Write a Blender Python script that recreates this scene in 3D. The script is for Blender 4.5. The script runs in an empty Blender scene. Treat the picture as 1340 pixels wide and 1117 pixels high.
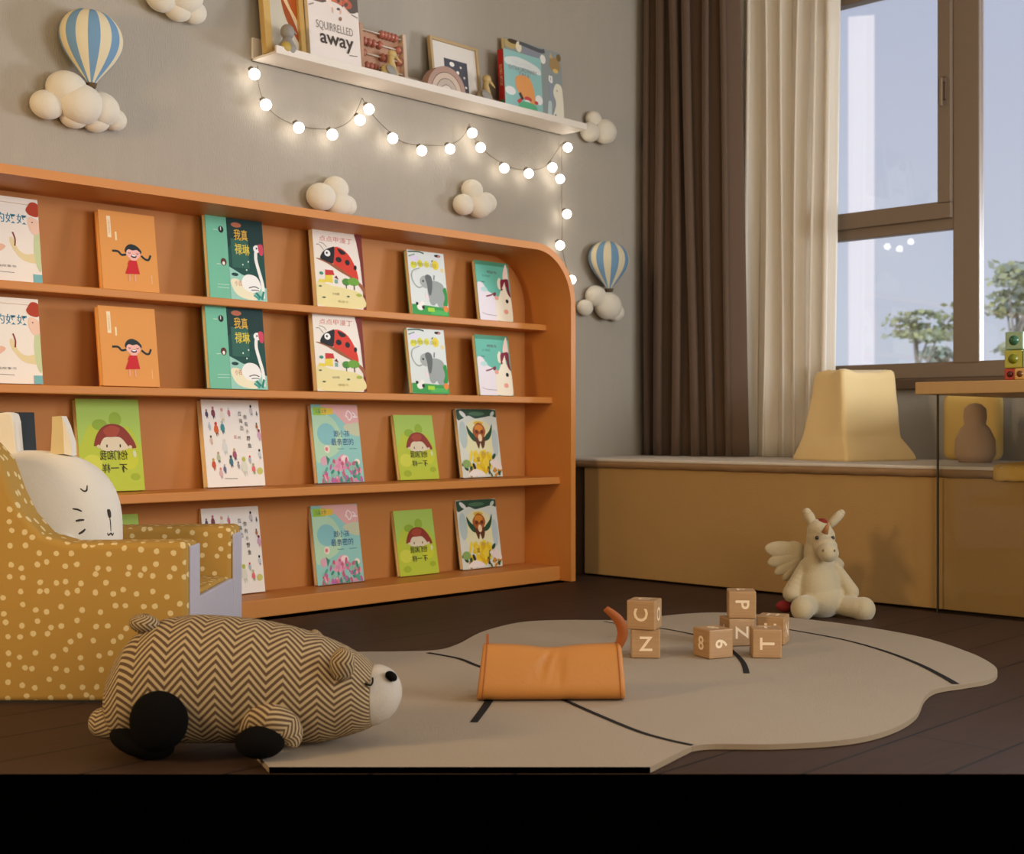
import bpy, bmesh, math, random
from mathutils import Vector, Matrix
random.seed(7)
S = bpy.context.scene
COL = S.collection
PI = math.pi
# ---------------------------------------------------------------- measuring
F = 1728.0; CX = 670.0; CY = 558.5; H = 0.60
A_ = math.radians(43.9); SN = math.sin(A_); CN = math.cos(A_)
YAW = A_ - PI/2            # turn of the viewing frame about z
def ray(px, py):
    x = (px-CX)/F
    return (SN*x+CN, -CN*x+SN, (CY-py)/F)
def on_v(px, py, v):
    r = ray(px, py); t = v/r[1]; return Vector((r[0]*t, v, H+r[2]*t))
def on_u(px, py, u):
    r = ray(px, py); t = u/r[0]; return Vector((u, r[1]*t, H+r[2]*t))
def on_z(px, py, z):
    r = ray(px, py); t = (z-H)/r[2]; return Vector((r[0]*t, r[1]*t, z))
def on_d(px, py, d):
    r = ray(px, py); return Vector((r[0]*d, r[1]*d, H+r[2]*d))
def cam2w(X, Y, z=0.0):
    return Vector((SN*X+CN*Y, -CN*X+SN*Y, z))
# ---------------------------------------------------------------- materials
def lin(c):
    return c/12.92 if c <= .04045 else ((c+.055)/1.055)**2.4
def rgb(h):
    h = h.lstrip('#'); return tuple(lin(int(h[i:i+2], 16)/255) for i in (0, 2, 4))+(1,)
MC = {}
def mat(h, rough=.65, noise=0.0, scale=20, bump=0.0, bscale=200, metal=0, spec=.3, emit=0, sheen=0, key=None, stretch=None):
    k = (h, rough, noise, scale, bump, bscale, metal, spec, emit, sheen, stretch)
    if k in MC: return MC[k]
    m = bpy.data.materials.new('paint_'+h.lstrip('#')); m.use_nodes = True
    nt = m.node_tree; b = nt.nodes['Principled BSDF']
    b.inputs['Base Color'].default_value = rgb(h); b.inputs['Roughness'].default_value = rough
    b.inputs['Metallic'].default_value = metal; b.inputs['Specular IOR Level'].default_value = spec
    if sheen: b.inputs['Sheen Weight'].default_value = sheen; b.inputs['Sheen Roughness'].default_value = .5
    if emit:
        b.inputs['Emission Color'].default_value = rgb(h); b.inputs['Emission Strength'].default_value = emit
    if noise or bump:
        tc = nt.nodes.new('ShaderNodeTexCoord'); src = tc.outputs['Object']
        if stretch:
            mp = nt.nodes.new('ShaderNodeMapping'); mp.inputs['Scale'].default_value = stretch
            nt.links.new(src, mp.inputs['Vector']); src = mp.outputs['Vector']
        if noise:
            n = nt.nodes.new('ShaderNodeTexNoise'); n.inputs['Scale'].default_value = scale; n.inputs['Detail'].default_value = 4
            r = nt.nodes.new('ShaderNodeMapRange'); r.inputs['To Min'].default_value = 1-noise; r.inputs['To Max'].default_value = 1+noise
            mx = nt.nodes.new('ShaderNodeVectorMath'); mx.operation = 'SCALE'; mx.inputs[0].default_value = rgb(h)[:3]
            nt.links.new(src, n.inputs['Vector']); nt.links.new(n.outputs['Fac'], r.inputs['Value'])
            nt.links.new(r.outputs['Result'], mx.inputs['Scale']); nt.links.new(mx.outputs['Vector'], b.inputs['Base Color'])
        if bump:
            n2 = nt.nodes.new('ShaderNodeTexNoise'); n2.inputs['Scale'].default_value = bscale; n2.inputs['Detail'].default_value = 3
            bp = nt.nodes.new('ShaderNodeBump'); bp.inputs['Strength'].default_value = bump; bp.inputs['Distance'].default_value = .004
            nt.links.new(src, n2.inputs['Vector']); nt.links.new(n2.outputs['Fac'], bp.inputs['Height']); nt.links.new(bp.outputs['Normal'], b.inputs['Normal'])
    MC[k] = m
    return m
def nodes(name):
    m = bpy.data.materials.new(name); m.use_nodes = True
    return m, m.node_tree, m.node_tree.nodes['Principled BSDF'], m.node_tree.nodes.new, m.node_tree.links.new
def math_(nt, op, a, b=None, c=None):
    n = nt.nodes.new('ShaderNodeMath'); n.operation = op
    for i, x in enumerate((a, b, c)):
        if x is None: continue
        if isinstance(x, (int, float)): n.inputs[i].default_value = x
        else: nt.links.new(x, n.inputs[i])
    return n.outputs[0]
def mixc(nt, f, a, b):
    n = nt.nodes.new('ShaderNodeMix'); n.data_type = 'RGBA'
    nt.links.new(f, n.inputs[0])
    for i, x in ((6, a), (7, b)):
        if isinstance(x, tuple): n.inputs[i].default_value = x
        else: nt.links.new(x, n.inputs[i])
    return n.outputs[2]
# ---------------------------------------------------------------- mesh tools
class MB:
    def __init__(s): s.v = []; s.f = []; s.m = []; s.sm = []; s.uv = []; s.mats = []
    def mi(s, m):
        if m not in s.mats: s.mats.append(m)
        return s.mats.index(m)
    def add(s, vs, fs, m, smooth=False, uvs=None):
        o = len(s.v); i = s.mi(m); s.v += [tuple(v) for v in vs]
        for k, f in enumerate(fs):
            s.f.append([o+j for j in f]); s.m.append(i); s.sm.append(smooth)
            s.uv.append([uvs[k][q] for q in range(len(f))] if uvs else [(0, 0)]*len(f))
        return s
    def bm(s, b, m, smooth=False, mx=None):
        b.verts.ensure_lookup_table(); b.verts.index_update()
        vs = [(mx @ v.co if mx else v.co.copy()) for v in b.verts]
        fs = [[v.index for v in f.verts] for f in b.faces]
        b.free(); return s.add(vs, fs, m, smooth)
    def box(s, lo, hi, m, bev=0.0, seg=2, mx=None, smooth=False):
        b = bmesh.new(); bmesh.ops.create_cube(b, size=1)
        for v in b.verts: v.co = Vector([lo[i]+(v.co[i]+.5)*(hi[i]-lo[i]) for i in range(3)])
        if bev: bmesh.ops.bevel(b, geom=list(b.edges), offset=bev, segments=seg, profile=.5, affect='EDGES')
        return s.bm(b, m, smooth, mx)
    def ell(s, c, r, m, mx=None, nu=28, nv=16, smooth=True, rot=None):
        vs = []; fs = []
        R = rot.to_matrix() if rot is not None and hasattr(rot, 'to_matrix') else (rot or Matrix.Identity(3))
        for j in range(nv+1):
            t = PI*j/nv
            for i in range(nu):
                a = 2*PI*i/nu
                p = Vector((r[0]*math.sin(t)*math.cos(a), r[1]*math.sin(t)*math.sin(a), r[2]*math.cos(t)))
                p = R @ p + Vector(c); vs.append(mx @ p if mx else p)
        for j in range(nv):
            for i in range(nu):
                a, b2 = j*nu+i, j*nu+(i+1) % nu
                if j == 0: fs.append([a, a+nu, b2+nu])
                elif j == nv-1: fs.append([a, a+nu, b2])
                else: fs.append([a, a+nu, b2+nu, b2])
        return s.add(vs, fs, m, smooth)
    def tube(s, pts, rad, m, n=10, smooth=True, cap=True, flat=1.0):
        pts = [Vector(p) for p in pts]; vs = []; fs = []; up = None
        if not isinstance(rad, (list, tuple)): rad = [rad]*len(pts)
        for i, p in enumerate(pts):
            d = (pts[min(i+1, len(pts)-1)]-pts[max(i-1, 0)]).normalized()
            if up is None:
                up = Vector((0, 0, 1)) if abs(d.z) < .9 else Vector((0, 1, 0))
            x = d.cross(up).normalized(); up = x.cross(d).normalized()
            for k in range(n):
                a = 2*PI*k/n; vs.append(p+rad[i]*(x*math.cos(a)+up*math.sin(a)*flat))
        for i in range(len(pts)-1):
            for k in range(n):
                fs.append([i*n+k, i*n+(k+1) % n, (i+1)*n+(k+1) % n, (i+1)*n+k])
        if cap: fs.append(list(range(n))[::-1]); fs.append([(len(pts)-1)*n+k for k in range(n)])
        return s.add(vs, fs, m, smooth)
    def lathe(s, prof, m, n=32, c=(0, 0, 0), sy=1.0, matf=None, mx=None):
        vs = []
        for r, z in prof:
            for i in range(n):
                a = 2*PI*i/n; p = Vector((c[0]+r*math.cos(a), c[1]+r*math.sin(a)*sy, c[2]+z)); vs.append(mx @ p if mx else p)
        o = len(s.v); s.v += [tuple(v) for v in vs]
        for j in range(len(prof)-1):
            for i in range(n):
                s.f.append([o+j*n+i, o+j*n+(i+1) % n, o+(j+1)*n+(i+1) % n, o+(j+1)*n+i]); s.sm.append(True)
                s.m.append(s.mi(matf(i) if matf else m)); s.uv.append([(0, 0)]*4)
        return s
    def prism(s, out, d0, d1, m, axis=1, mx=None, msides=None, smooth=False):
        """outline (a, b) extruded along an axis"""
        def P(a, b, d): return {0: (d, a, b), 1: (a, d, b), 2: (a, b, d)}[axis]
        n = len(out); vs = [Vector(P(a, b, d0)) for a, b in out]+[Vector(P(a, b, d1)) for a, b in out]
        if mx: vs = [mx @ v for v in vs]
        s.add(vs, [list(range(n))[::-1], [n+i for i in range(n)]], m)
        s.add(vs, [[i, (i+1) % n, n+(i+1) % n, n+i] for i in range(n)], msides or m, smooth)
        return s
    def loft(s, rings, m, smooth=True, uvs=None, cap=True):
        n = len(rings[0]); vs = [p for r in rings for p in r]; fs = []; uu = []
        for i in range(len(rings)-1):
            for k in range(n):
                k2 = (k+1) % n
                fs.append([i*n+k, i*n+k2, (i+1)*n+k2, (i+1)*n+k])
                if uvs:
                    a, b = uvs[i], uvs[i+1]
                    uu.append([(a[0], a[1]*k/n), (a[0], a[1]*(k+1)/n), (b[0], b[1]*(k+1)/n), (b[0], b[1]*k/n)])
        if cap:
            fs.append(list(range(n))[::-1]); fs.append([(len(rings)-1)*n+k for k in range(n)])
            if uvs: uu += [[(0, 0)]*n]*2
        return s.add(vs, fs, m, smooth, uu if uvs else None)
    def build(s, name, parent=None, loc=None, rz=0, rot=None, recalc=True):
        me = bpy.data.meshes.new(name); me.from_pydata(s.v, [], s.f)
        for m in s.mats: me.materials.append(m)
        for i, p in enumerate(me.polygons): p.material_index = s.m[i]; p.use_smooth = s.sm[i]
        ul = me.uv_layers.new(name='UVMap')
        for i, p in enumerate(me.polygons):
            for k, li in enumerate(p.loop_indices): ul.data[li].uv = s.uv[i][k]
        if recalc:
            b = bmesh.new(); b.from_mesh(me); bmesh.ops.recalc_face_normals(b, faces=b.faces); b.to_mesh(me); b.free()
        o = bpy.data.objects.new(name, me); COL.objects.link(o)
        if parent: o.parent = parent
        if loc is not None: o.location = loc
        if rz: o.rotation_euler = (0, 0, rz)
        if rot: o.rotation_euler = rot
        return o
def empty(name, loc=(0, 0, 0), rz=0, rot=None):
    o = bpy.data.objects.new(name, None); COL.objects.link(o); o.location = loc
    o.rotation_euler = rot or (0, 0, rz); o.empty_display_size = .05; return o
def tag(o, label, cat, group=None):
    o['label'] = label; o['category'] = cat
    if group: o['group'] = group
    return o
def struct(o, label=None):
    o['kind'] = 'structure'
    if label: o['label'] = label
    return o
def copy_tree(o, parent=None):
    c = o.copy(); COL.objects.link(c); c.parent = parent
    for ch in list(o.children): copy_tree(ch, c)
    return c
def crom(pts, n=8, closed=False):
    pts = [Vector(p) for p in pts]; out = []; N = len(pts)
    rng = range(N) if closed else range(N-1)
    for i in rng:
        g = (lambda k: pts[k % N]) if closed else (lambda k: pts[max(0, min(N-1, k))])
        p0, p1, p2, p3 = g(i-1), g(i), g(i+1), g(i+2)
        for k in range(n):
            t = k/n
            out.append(.5*((2*p1)+(p2-p0)*t+(2*p0-5*p1+4*p2-p3)*t*t+(-p0+3*p1-3*p2+p3)*t**3))
    if not closed: out.append(pts[-1])
    return out
def blob(balls, vox, name, m, parent, smooth=8, mats=None):
    """soft toy body: overlapping ellipsoids fused into one skin (world coordinates)"""
    b = MB()
    for q in balls:
        c, r = q[0], q[1]
        if len(q) > 2 and q[2] is not None:        # capsule c -> q[2]
            e = q[2]; r2 = q[3] if len(q) > 3 else r
            n = 7
            for i in range(n):
                t = i/(n-1); p = Vector(c).lerp(Vector(e), t); rr = [r[k]*(1-t)+r2[k]*t for k in range(3)]
                b.ell(p, rr, m, nu=20, nv=12)
        else: b.ell(c, r, m, nu=28, nv=18)
    o = b.build(name)
    md = o.modifiers.new('r', 'REMESH'); md.mode = 'VOXEL'; md.voxel_size = vox; md.use_smooth_shade = True
    sm = o.modifiers.new('s', 'SMOOTH'); sm.iterations = smooth; sm.factor = .6
    bpy.context.view_layer.update()
    dg = bpy.context.evaluated_depsgraph_get()
    me = bpy.data.meshes.new_from_object(o.evaluated_get(dg))
    bpy.data.objects.remove(o)
    for p in me.polygons: p.use_smooth = True
    me.materials.clear(); me.materials.append(m)
    o = bpy.data.objects.new(name, me); COL.objects.link(o)
    if parent: o.parent = parent; o.matrix_parent_inverse = parent.matrix_basis.inverted()
    return o
def keep(o, parent):
    """parent while staying in place"""
    o.parent = parent; o.matrix_parent_inverse = parent.matrix_basis.inverted(); return o
TXT = {}
def text_geo(s, h=1.0, bold=False):
    """outline of a word as verts/faces, cap height about 1, centred"""
    k = (s, bold)
    if k not in TXT:
        cu = bpy.data.curves.new('t', 'FONT'); cu.body = s; cu.align_x = 'CENTER'; cu.size = 1.0; cu.resolution_u = 3
        if bold: cu.offset = .018 if s.isascii() else .008
        o = bpy.data.objects.new('t', cu); COL.objects.link(o); bpy.context.view_layer.update()
        me = bpy.data.meshes.new_from_object(o.evaluated_get(bpy.context.evaluated_depsgraph_get()))
        vs = [v.co.copy() for v in me.vertices]; fs = [list(p.vertices) for p in me.polygons]
        bpy.data.objects.remove(o); bpy.data.meshes.remove(me)
        x0, x1 = min(v.x for v in vs), max(v.x for v in vs); y0, y1 = min(v.y for v in vs), max(v.y for v in vs)
        TXT[k] = ([((v.x-(x0+x1)/2), (v.y-(y0+y1)/2)) for v in vs], fs, x1-x0, y1-y0)
    return TXT[k]
def art(mb, items, w, h, y0=-.0004, step=.00012):
    """printed picture: flat shapes in layers on a board of w x h (unit coords), facing -y"""
    step = min(step, .0014/len(items)); 
    for i, it in enumerate(items):
        c, kind, a = it[0], it[1], it[2:]
        m = c if not isinstance(c, str) else mat(c, .6)
        y = y0-step*i
        def add(ps, fs=None):
            vs = [(min(.997, max(.003, p[0]))*w, y, min(.998, max(.002, p[1]))*h) for p in ps]
            mb.add(vs, fs or [list(range(len(ps)))], m)
        if kind == 'r': add([(a[0], a[1]), (a[2], a[1]), (a[2], a[3]), (a[0], a[3])])
        elif kind == 'e':
            ro = a[4] if len(a) > 4 else 0; n = 20; ps = []
            asp = w/h
            for k in range(n):
                t = 2*PI*k/n; ex, ey = a[2]*math.cos(t), a[3]*math.sin(t)
                ps.append((a[0]+ex*math.cos(ro)-ey*math.sin(ro)/asp*1.0*asp, a[1]+ex*math.sin(ro)+ey*math.cos(ro)))
            add(ps)
        elif kind == 'p': add(a[0])
        elif kind == 'c': add([(p.x, p.y) for p in crom([(q[0], q[1], 0) for q in a[0]], 5, True)])
        elif kind == 'l':                       # line with width, unit of board width
            ps = [(p.x, p.y) for p in crom([(q[0], q[1], 0) for q in a[0]], 5)]; hw = a[1]/2
            L = []; R = []
            for k, p in enumerate(ps):
                q0, q1 = ps[max(0, k-1)], ps[min(len(ps)-1, k+1)]
                dx, dy = (q1[0]-q0[0])*w, (q1[1]-q0[1])*h; d = math.hypot(dx, dy) or 1
                L.append((p[0]-dy/d*hw, p[1]+dx/d*hw*w/h)); R.append((p[0]+dy/d*hw, p[1]-dx/d*hw*w/h))
            n = len(ps); add(L+R, [[k, k+1, n+k+1, n+k] for k in range(n-1)])
        elif kind == 't':                       # text, cx, cy, width(or height), mirror, rot, bold
            s, cx, cy, tw, th = a[:5]; mir = a[5] if len(a) > 5 else 1; bold = a[6] if len(a) > 6 else False
            vs, fs, gx, gy = text_geo(s, bold=bold)
            add([(cx+mir*v[0]/gx*tw, cy+v[1]/gy*th) for v in vs], fs)
# ================================================================ THE ROOM
WA, WB = 3.69, 4.85          # wall planes
CUT = 2.286
U0, V0, ZC = -2.4, -2.4, 2.75
BOXF = lambda *a, **k: MB().box(*a, **k)
# wall paint, textured like brushed plaster
m_wall = mat('#a8a093', .85, .035, 9, .55, 130, stretch=(3, 3, .45))
m_wall2 = mat('#a5a097', .85, .03, 9, .35, 130)
struct(MB().box((U0, WA, -.5), (WB+.25, WA+.2, ZC), m_wall).build('wall_left'), 'pale grey plaster wall behind the bookcase')
# window wall with an opening
WZ0, WZ1, WV0, WV1 = .79, 2.44, -.7, 2.885
w = MB()
w.box((WB, V0, -.5), (WB+.085, WV0, ZC), m_wall2); w.box((WB, WV1, -.5), (WB+.085, WA, ZC), m_wall2)
w.box((WB, WV0, -.5), (WB+.085, WV1, WZ0), m_wall2); w.box((WB, WV0, WZ1), (WB+.085, WV1, ZC), m_wall2)
struct(w.build('wall_right'), 'grey wall around the tall window')
struct(MB().box((U0-.2, V0-.2, -.5), (U0, WA+.2, ZC), m_wall2).build('wall_back'))
struct(MB().box((U0, V0-.2, -.5), (WB+.25, V0, ZC), m_wall2).build('wall_front'))
struct(MB().box((U0-.2, V0-.2, ZC), (WB+.25, WA+.2, ZC+.15), mat('#cfc6b8', .9)).build('ceiling'))
# floor: planks along u; cut at a straight edge, the void beyond built in black
mf, nt, B, N, L = nodes('dark_oak_planks')
tc = N('ShaderNodeTexCoord'); sx = N('ShaderNodeSeparateXYZ'); L(tc.outputs['Object'], sx.inputs[0])
pv = math_(nt, 'DIVIDE', math_(nt, 'SUBTRACT', sx.outputs['Y'], 1.042), .18)
fl = math_(nt, 'FLOOR', pv); fr = math_(nt, 'SUBTRACT', pv, fl)
wn = N('ShaderNodeTexWhiteNoise'); wn.noise_dimensions = '1D'; L(fl, wn.inputs['W'])
pu = math_(nt, 'ADD', math_(nt, 'DIVIDE', sx.outputs['X'], 2.2), math_(nt, 'MULTIPLY', wn.outputs['Value'], 5.0))
fu = math_(nt, 'FRACT', pu)
gap = math_(nt, 'MAXIMUM', math_(nt, 'LESS_THAN', math_(nt, 'PINGPONG', math_(nt, 'ADD', pv, 0), .5), .016), math_(nt, 'LESS_THAN', fu, .0015))
mp = N('ShaderNodeMapping'); mp.inputs['Scale'].default_value = (1.2, 22, 1); L(tc.outputs['Object'], mp.inputs[0])
nz = N('ShaderNodeTexNoise'); nz.inputs['Scale'].default_value = 3; nz.inputs['Detail'].default_value = 6; L(mp.outputs[0], nz.inputs['Vector'])
br = math_(nt, 'ADD', math_(nt, 'MULTIPLY', nz.outputs['Fac'], .5), math_(nt, 'ADD', math_(nt, 'MULTIPLY', wn.outputs['Value'], .12), .66))
vm = N('ShaderNodeVectorMath'); vm.operation = 'SCALE'; vm.inputs[0].default_value = rgb('#3d2b20')[:3]; L(br, vm.inputs['Scale'])
L(mixc(nt, gap, vm.outputs[0], rgb('#140c08')), B.inputs['Base Color'])
B.inputs['Roughness'].default_value = .58; B.inputs['Specular IOR Level'].default_value = .18
m_black = mat('#010101', 1, spec=0)
def clipline(v):                                    # u on the edge line for a given v
    return (CUT-SN*v)/CN
fo = [(clipline(WA), WA), (clipline(V0), V0), (WB, V0), (WB, WA)]
fo = [(clipline(WA), WA), (WB, (CUT-CN*WB)/SN), (WB, WA)]
f = MB(); f.prism(fo, -.5, 0, mf, axis=2)
struct(f.build('floor'), 'dark brown plank floor')
b0, b1 = Vector((fo[0][0], fo[0][1], 0)), Vector((fo[1][0], fo[1][1], 0))
d = (b1-b0).normalized(); nrm = Vector((-CN, -SN, 0))
r = MB(); q = [b0+nrm*.0006, b1+nrm*.0006, b1+nrm*.004, b0+nrm*.004]
r.prism([(p.x, p.y) for p in q], -.5, -.001, m_black, axis=2)
struct(r.build('trim_1'), 'black face standing for the void under the cut floor edge')
struct(MB().box((U0, V0, -.52), (WB, WA, -.5), m_black).build('floor.001'), 'black sheet standing for the void in front of the cut floor')
# ---------------------------------------------------------------- window
m_frame = mat('#786858', .45, .03, 30)
m_frame2 = mat('#5f4c3b', .5)
UF0, UF1 = WB-.005, WB+.036
def pane_mat():
    m, nt, B, N, L = nodes('window_glass'); nt.nodes.remove(B)
    t = N('ShaderNodeBsdfTransparent'); t.inputs[0].default_value = (.97, .98, 1, 1)
    g = N('ShaderNodeBsdfGlossy'); g.inputs['Roughness'].default_value = .02; g.inputs['Color'].default_value = (1, 1, 1, 1)
    fz = N('ShaderNodeFresnel'); fz.inputs['IOR'].default_value = 1.45
    mx = N('ShaderNodeMixShader'); L(fz.outputs[0], mx.inputs[0]); L(t.outputs[0], mx.inputs[1]); L(g.outputs[0], mx.inputs[2])
    L(mx.outputs[0], nt.nodes['Material Output'].inputs[0]); return m
m_glass = pane_mat()
W1 = empty('window_1', (WB, (WV0+WV1)/2, WZ0)); struct(W1, 'tall window with brown metal frame')
fr = MB()
MU0, MU1 = 2.198, 2.303
fr.box((UF0, WV0, WZ0), (UF1, WV1, .852), m_frame, .004)
fr.box((UF0, WV0, WZ1-.06), (UF1, WV1, WZ1), m_frame, .004)
fr.box((UF0, 2.834, .84), (UF1, WV1, WZ1-.05), m_frame, .004)
fr.box((UF0, WV0, .84), (UF1, WV0+.06, WZ1-.05), m_frame, .004)
fr.box((UF0-.004, MU0, .845), (UF1, MU1, WZ1-.055), m_frame, .004)
fr.box((UF0-.002, MU1-.002, 1.363), (UF1, 2.836, 1.41), m_frame, .003)
keep(fr.build('window_frame'), W1)
sa = MB()                                             # opening sash above
sa.box((UF0-.022, MU1, 1.405), (UF1-.004, 2.842, 1.471), m_frame, .004)
sa.box((UF0-.022, MU1, 2.32), (UF1-.004, 2.842, 2.385), m_frame, .004)
sa.box((UF0-.022, MU1, 1.46), (UF1-.004, 2.358, 2.33), m_frame, .004)
sa.box((UF0-.022, 2.834, 1.46), (UF1-.004, 2.868, 2.33), m_frame, .004)
keep(sa.build('sash'), W1)
hd = MB(); hd.box((UF0-.032, 2.318, 1.86), (UF0-.02, 2.336, 1.95), m_frame2, .003)
hd.box((UF0-.055, 2.32, 1.925), (UF0-.03, 2.334, 1.94), m_frame2, .003); hd.box((UF0-.06, 2.321, 1.83), (UF0-.048, 2.333, 1.94), mat('#8c7d6a', .35, metal=.5), .003)
keep(hd.build('handle'), W1)
for (v0, v1, z0, z1) in ((MU1, 2.84, .85, 1.365), (2.356, 2.836, 1.47, 2.322), (WV0+.05, MU0, .85, 2.385)):
    g = MB(); g.box((WB+.015, v0, z0), (WB+.019, v1, z1), m_glass); keep(g.build('pane'), W1)
si = MB(); si.box((WB-.03, WV0-.02, .748), (WB+.0, WV1+.02, .789), m_frame2, .004)
struct(si.build('trim_2'), 'dark brown strip under the window frame')
# ---------------------------------------------------------------- bench along the window wall
BU, BZ = 4.06, .472
m_bench = mat('#ac8a58', .75, .05, 6, .25, 260)
m_pad = mat('#dad3ca', .95, .16, 320, .8, 420)
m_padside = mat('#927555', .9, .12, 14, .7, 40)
bn = empty('window_bench', (BU+.3, 1.6, 0))
tag(bn, 'long low tan bench box running under the window', 'bench')
p = MB(); p.box((BU, V0+1.6, .008), (WB-.002, 3.50, .437), m_bench, .003); keep(p.build('front_panel'), bn)
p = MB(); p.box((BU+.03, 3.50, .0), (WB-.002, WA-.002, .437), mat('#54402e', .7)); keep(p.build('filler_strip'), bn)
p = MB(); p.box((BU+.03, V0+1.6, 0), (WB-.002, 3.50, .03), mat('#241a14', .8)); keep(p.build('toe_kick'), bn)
pad = empty('bench_pad', (BU+.3, 1.6, .437)); tag(pad, 'thin knitted pale grey pad covering the top of the window bench', 'seat pad')
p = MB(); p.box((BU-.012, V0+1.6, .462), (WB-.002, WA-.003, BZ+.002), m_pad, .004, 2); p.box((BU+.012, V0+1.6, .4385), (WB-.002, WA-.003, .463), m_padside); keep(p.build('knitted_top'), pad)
# wrinkled valance under the pad
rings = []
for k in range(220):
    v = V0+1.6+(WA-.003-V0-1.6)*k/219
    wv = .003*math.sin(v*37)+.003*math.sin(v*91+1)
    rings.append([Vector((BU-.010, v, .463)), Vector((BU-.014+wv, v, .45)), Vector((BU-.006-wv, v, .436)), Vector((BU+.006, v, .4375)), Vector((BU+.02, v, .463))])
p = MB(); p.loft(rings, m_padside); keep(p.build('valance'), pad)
# ---------------------------------------------------------------- desk with glass leg
m_desk = mat('#b59161', .45, .06, 8, .05, 100, stretch=(1, 8, 1))
dk = empty('desk', (4.35, 1.3, 0)); tag(dk, 'wooden desk top on a clear glass side over the window bench', 'desk')
p = MB(); p.box((4.0, -.6, .7055), (4.74, 2.032, .7453), m_desk, .003); keep(p.build('desk_top'), dk)
m, nt, B, N, L = nodes('clear_glass'); nt.nodes.remove(B)
t = N('ShaderNodeBsdfTransparent'); t.inputs[0].default_value = (.985, .99, .98, 1)
g = N('ShaderNodeBsdfGlossy'); g.inputs['Roughness'].default_value = .03
fz = N('ShaderNodeFresnel'); fz.inputs['IOR'].default_value = 1.28
mx = N('ShaderNodeMixShader'); L(fz.outputs[0], mx.inputs[0]); L(t.outputs[0], mx.inputs[1]); L(g.outputs[0], mx.inputs[2]); L(mx.outputs[0], nt.nodes['Material Output'].inputs[0])
m_dg = m
p = MB(); p.box((4.026, -.4, .001), (4.034, 1.966, .7055), m_dg); p.box((4.0255, 1.966, .001), (4.0345, 1.970, .7055), mat('#3c3a2c', .3))
p = keep(p.build('glass_leg'), dk); p['label'] = 'clear glass panel'
# ================================================================ BOOKCASE
m_or = mat('#c88340', .5, .03, 7)
m_orb = mat('#bd7b3d', .6, .04, 4)
ZT = 1.297; UR = 3.883; UL = 1.2; VF = 3.393; VB = 3.64; TH = .026; RAD = .225
def outline(off, rad):
    o = [(UL+off, 0), (UR-off, 0)]; c = (UR-off-rad, ZT-off-rad)
    for k in range(17):
        a = PI/2*k/16; o.append((c[0]+rad*math.cos(a), c[1]+rad*math.sin(a)))
    c = (UL+off+rad, ZT-off-rad)
    for k in range(17):
        a = PI/2+PI/2*k/16; o.append((c[0]+rad*math.cos(a), c[1]+rad*math.sin(a)))
    return o
bc = empty('bookcase', ((UL+UR)/2, 3.55, 0)); tag(bc, 'orange display bookcase with rounded top corner and four book ledges', 'bookcase')
oo, oi = outline(0, RAD), outline(TH, RAD-TH)
mb = MB(); n = len(oo)
VB2 = WA-.003
for (vs, fs) in [([(a, VF, z) for a, z in oo]+[(a, VF, z) for a, z in oi], 1), ([(a, VB2, z) for a, z in oo]+[(a, VB2, z) for a, z in oi], 1)]:
    mb.add(vs, [[i, i+1, n+i+1, n+i] for i in range(1, n-1)]+[[0, n-1, 2*n-1, n]], m_or)
mb.add([(a, VF, z) for a, z in oo]+[(a, VB2, z) for a, z in oo], [[i, (i+1) % n, n+(i+1) % n, n+i] for i in range(n)], m_or, True)
mb.add([(a, VF, z) for a, z in oi]+[(a, VB2, z) for a, z in oi], [[i, i+1, n+i+1, n+i] for i in range(1, n-1)]+[[n-1, 0, n, 2*n-1]], m_or, True)
o = keep(mb.build('frame'), bc)
for p_ in o.data.polygons: pass
mb = MB(); mb.prism(oi, VB, VB2-.004, m_orb, axis=1); keep(mb.build('back_panel'), bc)
SH = [(3.522, 1.004, .024), (3.49, .717, .024), (3.45, .405, .028)]
for vf, zt, th in SH:
    mb = MB(); mb.box((UL+TH, vf, zt-th), (UR-TH+.001, VB, zt), m_or, .003); keep(mb.build('shelf'), bc)
mb = MB(); mb.box((UL+TH, 3.45, 0.0), (UR-TH+.001, VB, .057), m_or, .003); keep(mb.build('bottom_board'), bc)
# ================================================================ BOOKS
def book(name, w, h, t, cover, side, items, pages='#e9d9a8'):
    """upright closed book: front faces -y, fore-edge on the left"""
    r = empty(name)
    c = MB(); m = mat(cover, .55)
    c.box((0, 0, 0), (w, .002, h), m, .0006, 1); c.box((0, t-.002, 0), (w, t, h), mat(side, .6), .0006, 1); c.box((w-.003, .001, 0), (w, t-.001, h), mat(side, .6), .0006, 1)
    art(c, items, w, h)
    c.build('cover', r)
    p = MB(); p.box((.0025, .0022, .003), (w-.0035, t-.0022, h-.003), mat(pages, .8, .12, 60, stretch=(1, 40, 1)), 0); p.build('pages', r)
    return r
W_ = '#efe9e0'
rnd = random.Random(3)
def tuft(col, cx, cy, r, n, rr, vf=.7):
    out = []
    for i in range(n):
        a = rnd.uniform(0, 2*PI); d = r*math.sqrt(rnd.random()); out.append((rnd.choice(col), 'e', min(.95, max(.05, cx+d*math.cos(a))), min(.97, max(.03, cy+d*math.sin(a)*vf)), rr*rnd.uniform(.6, 1.3), rr*rnd.uniform(.5, 1)*.7, rnd.uniform(0, 3)))
    return out
ART = {}
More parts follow.
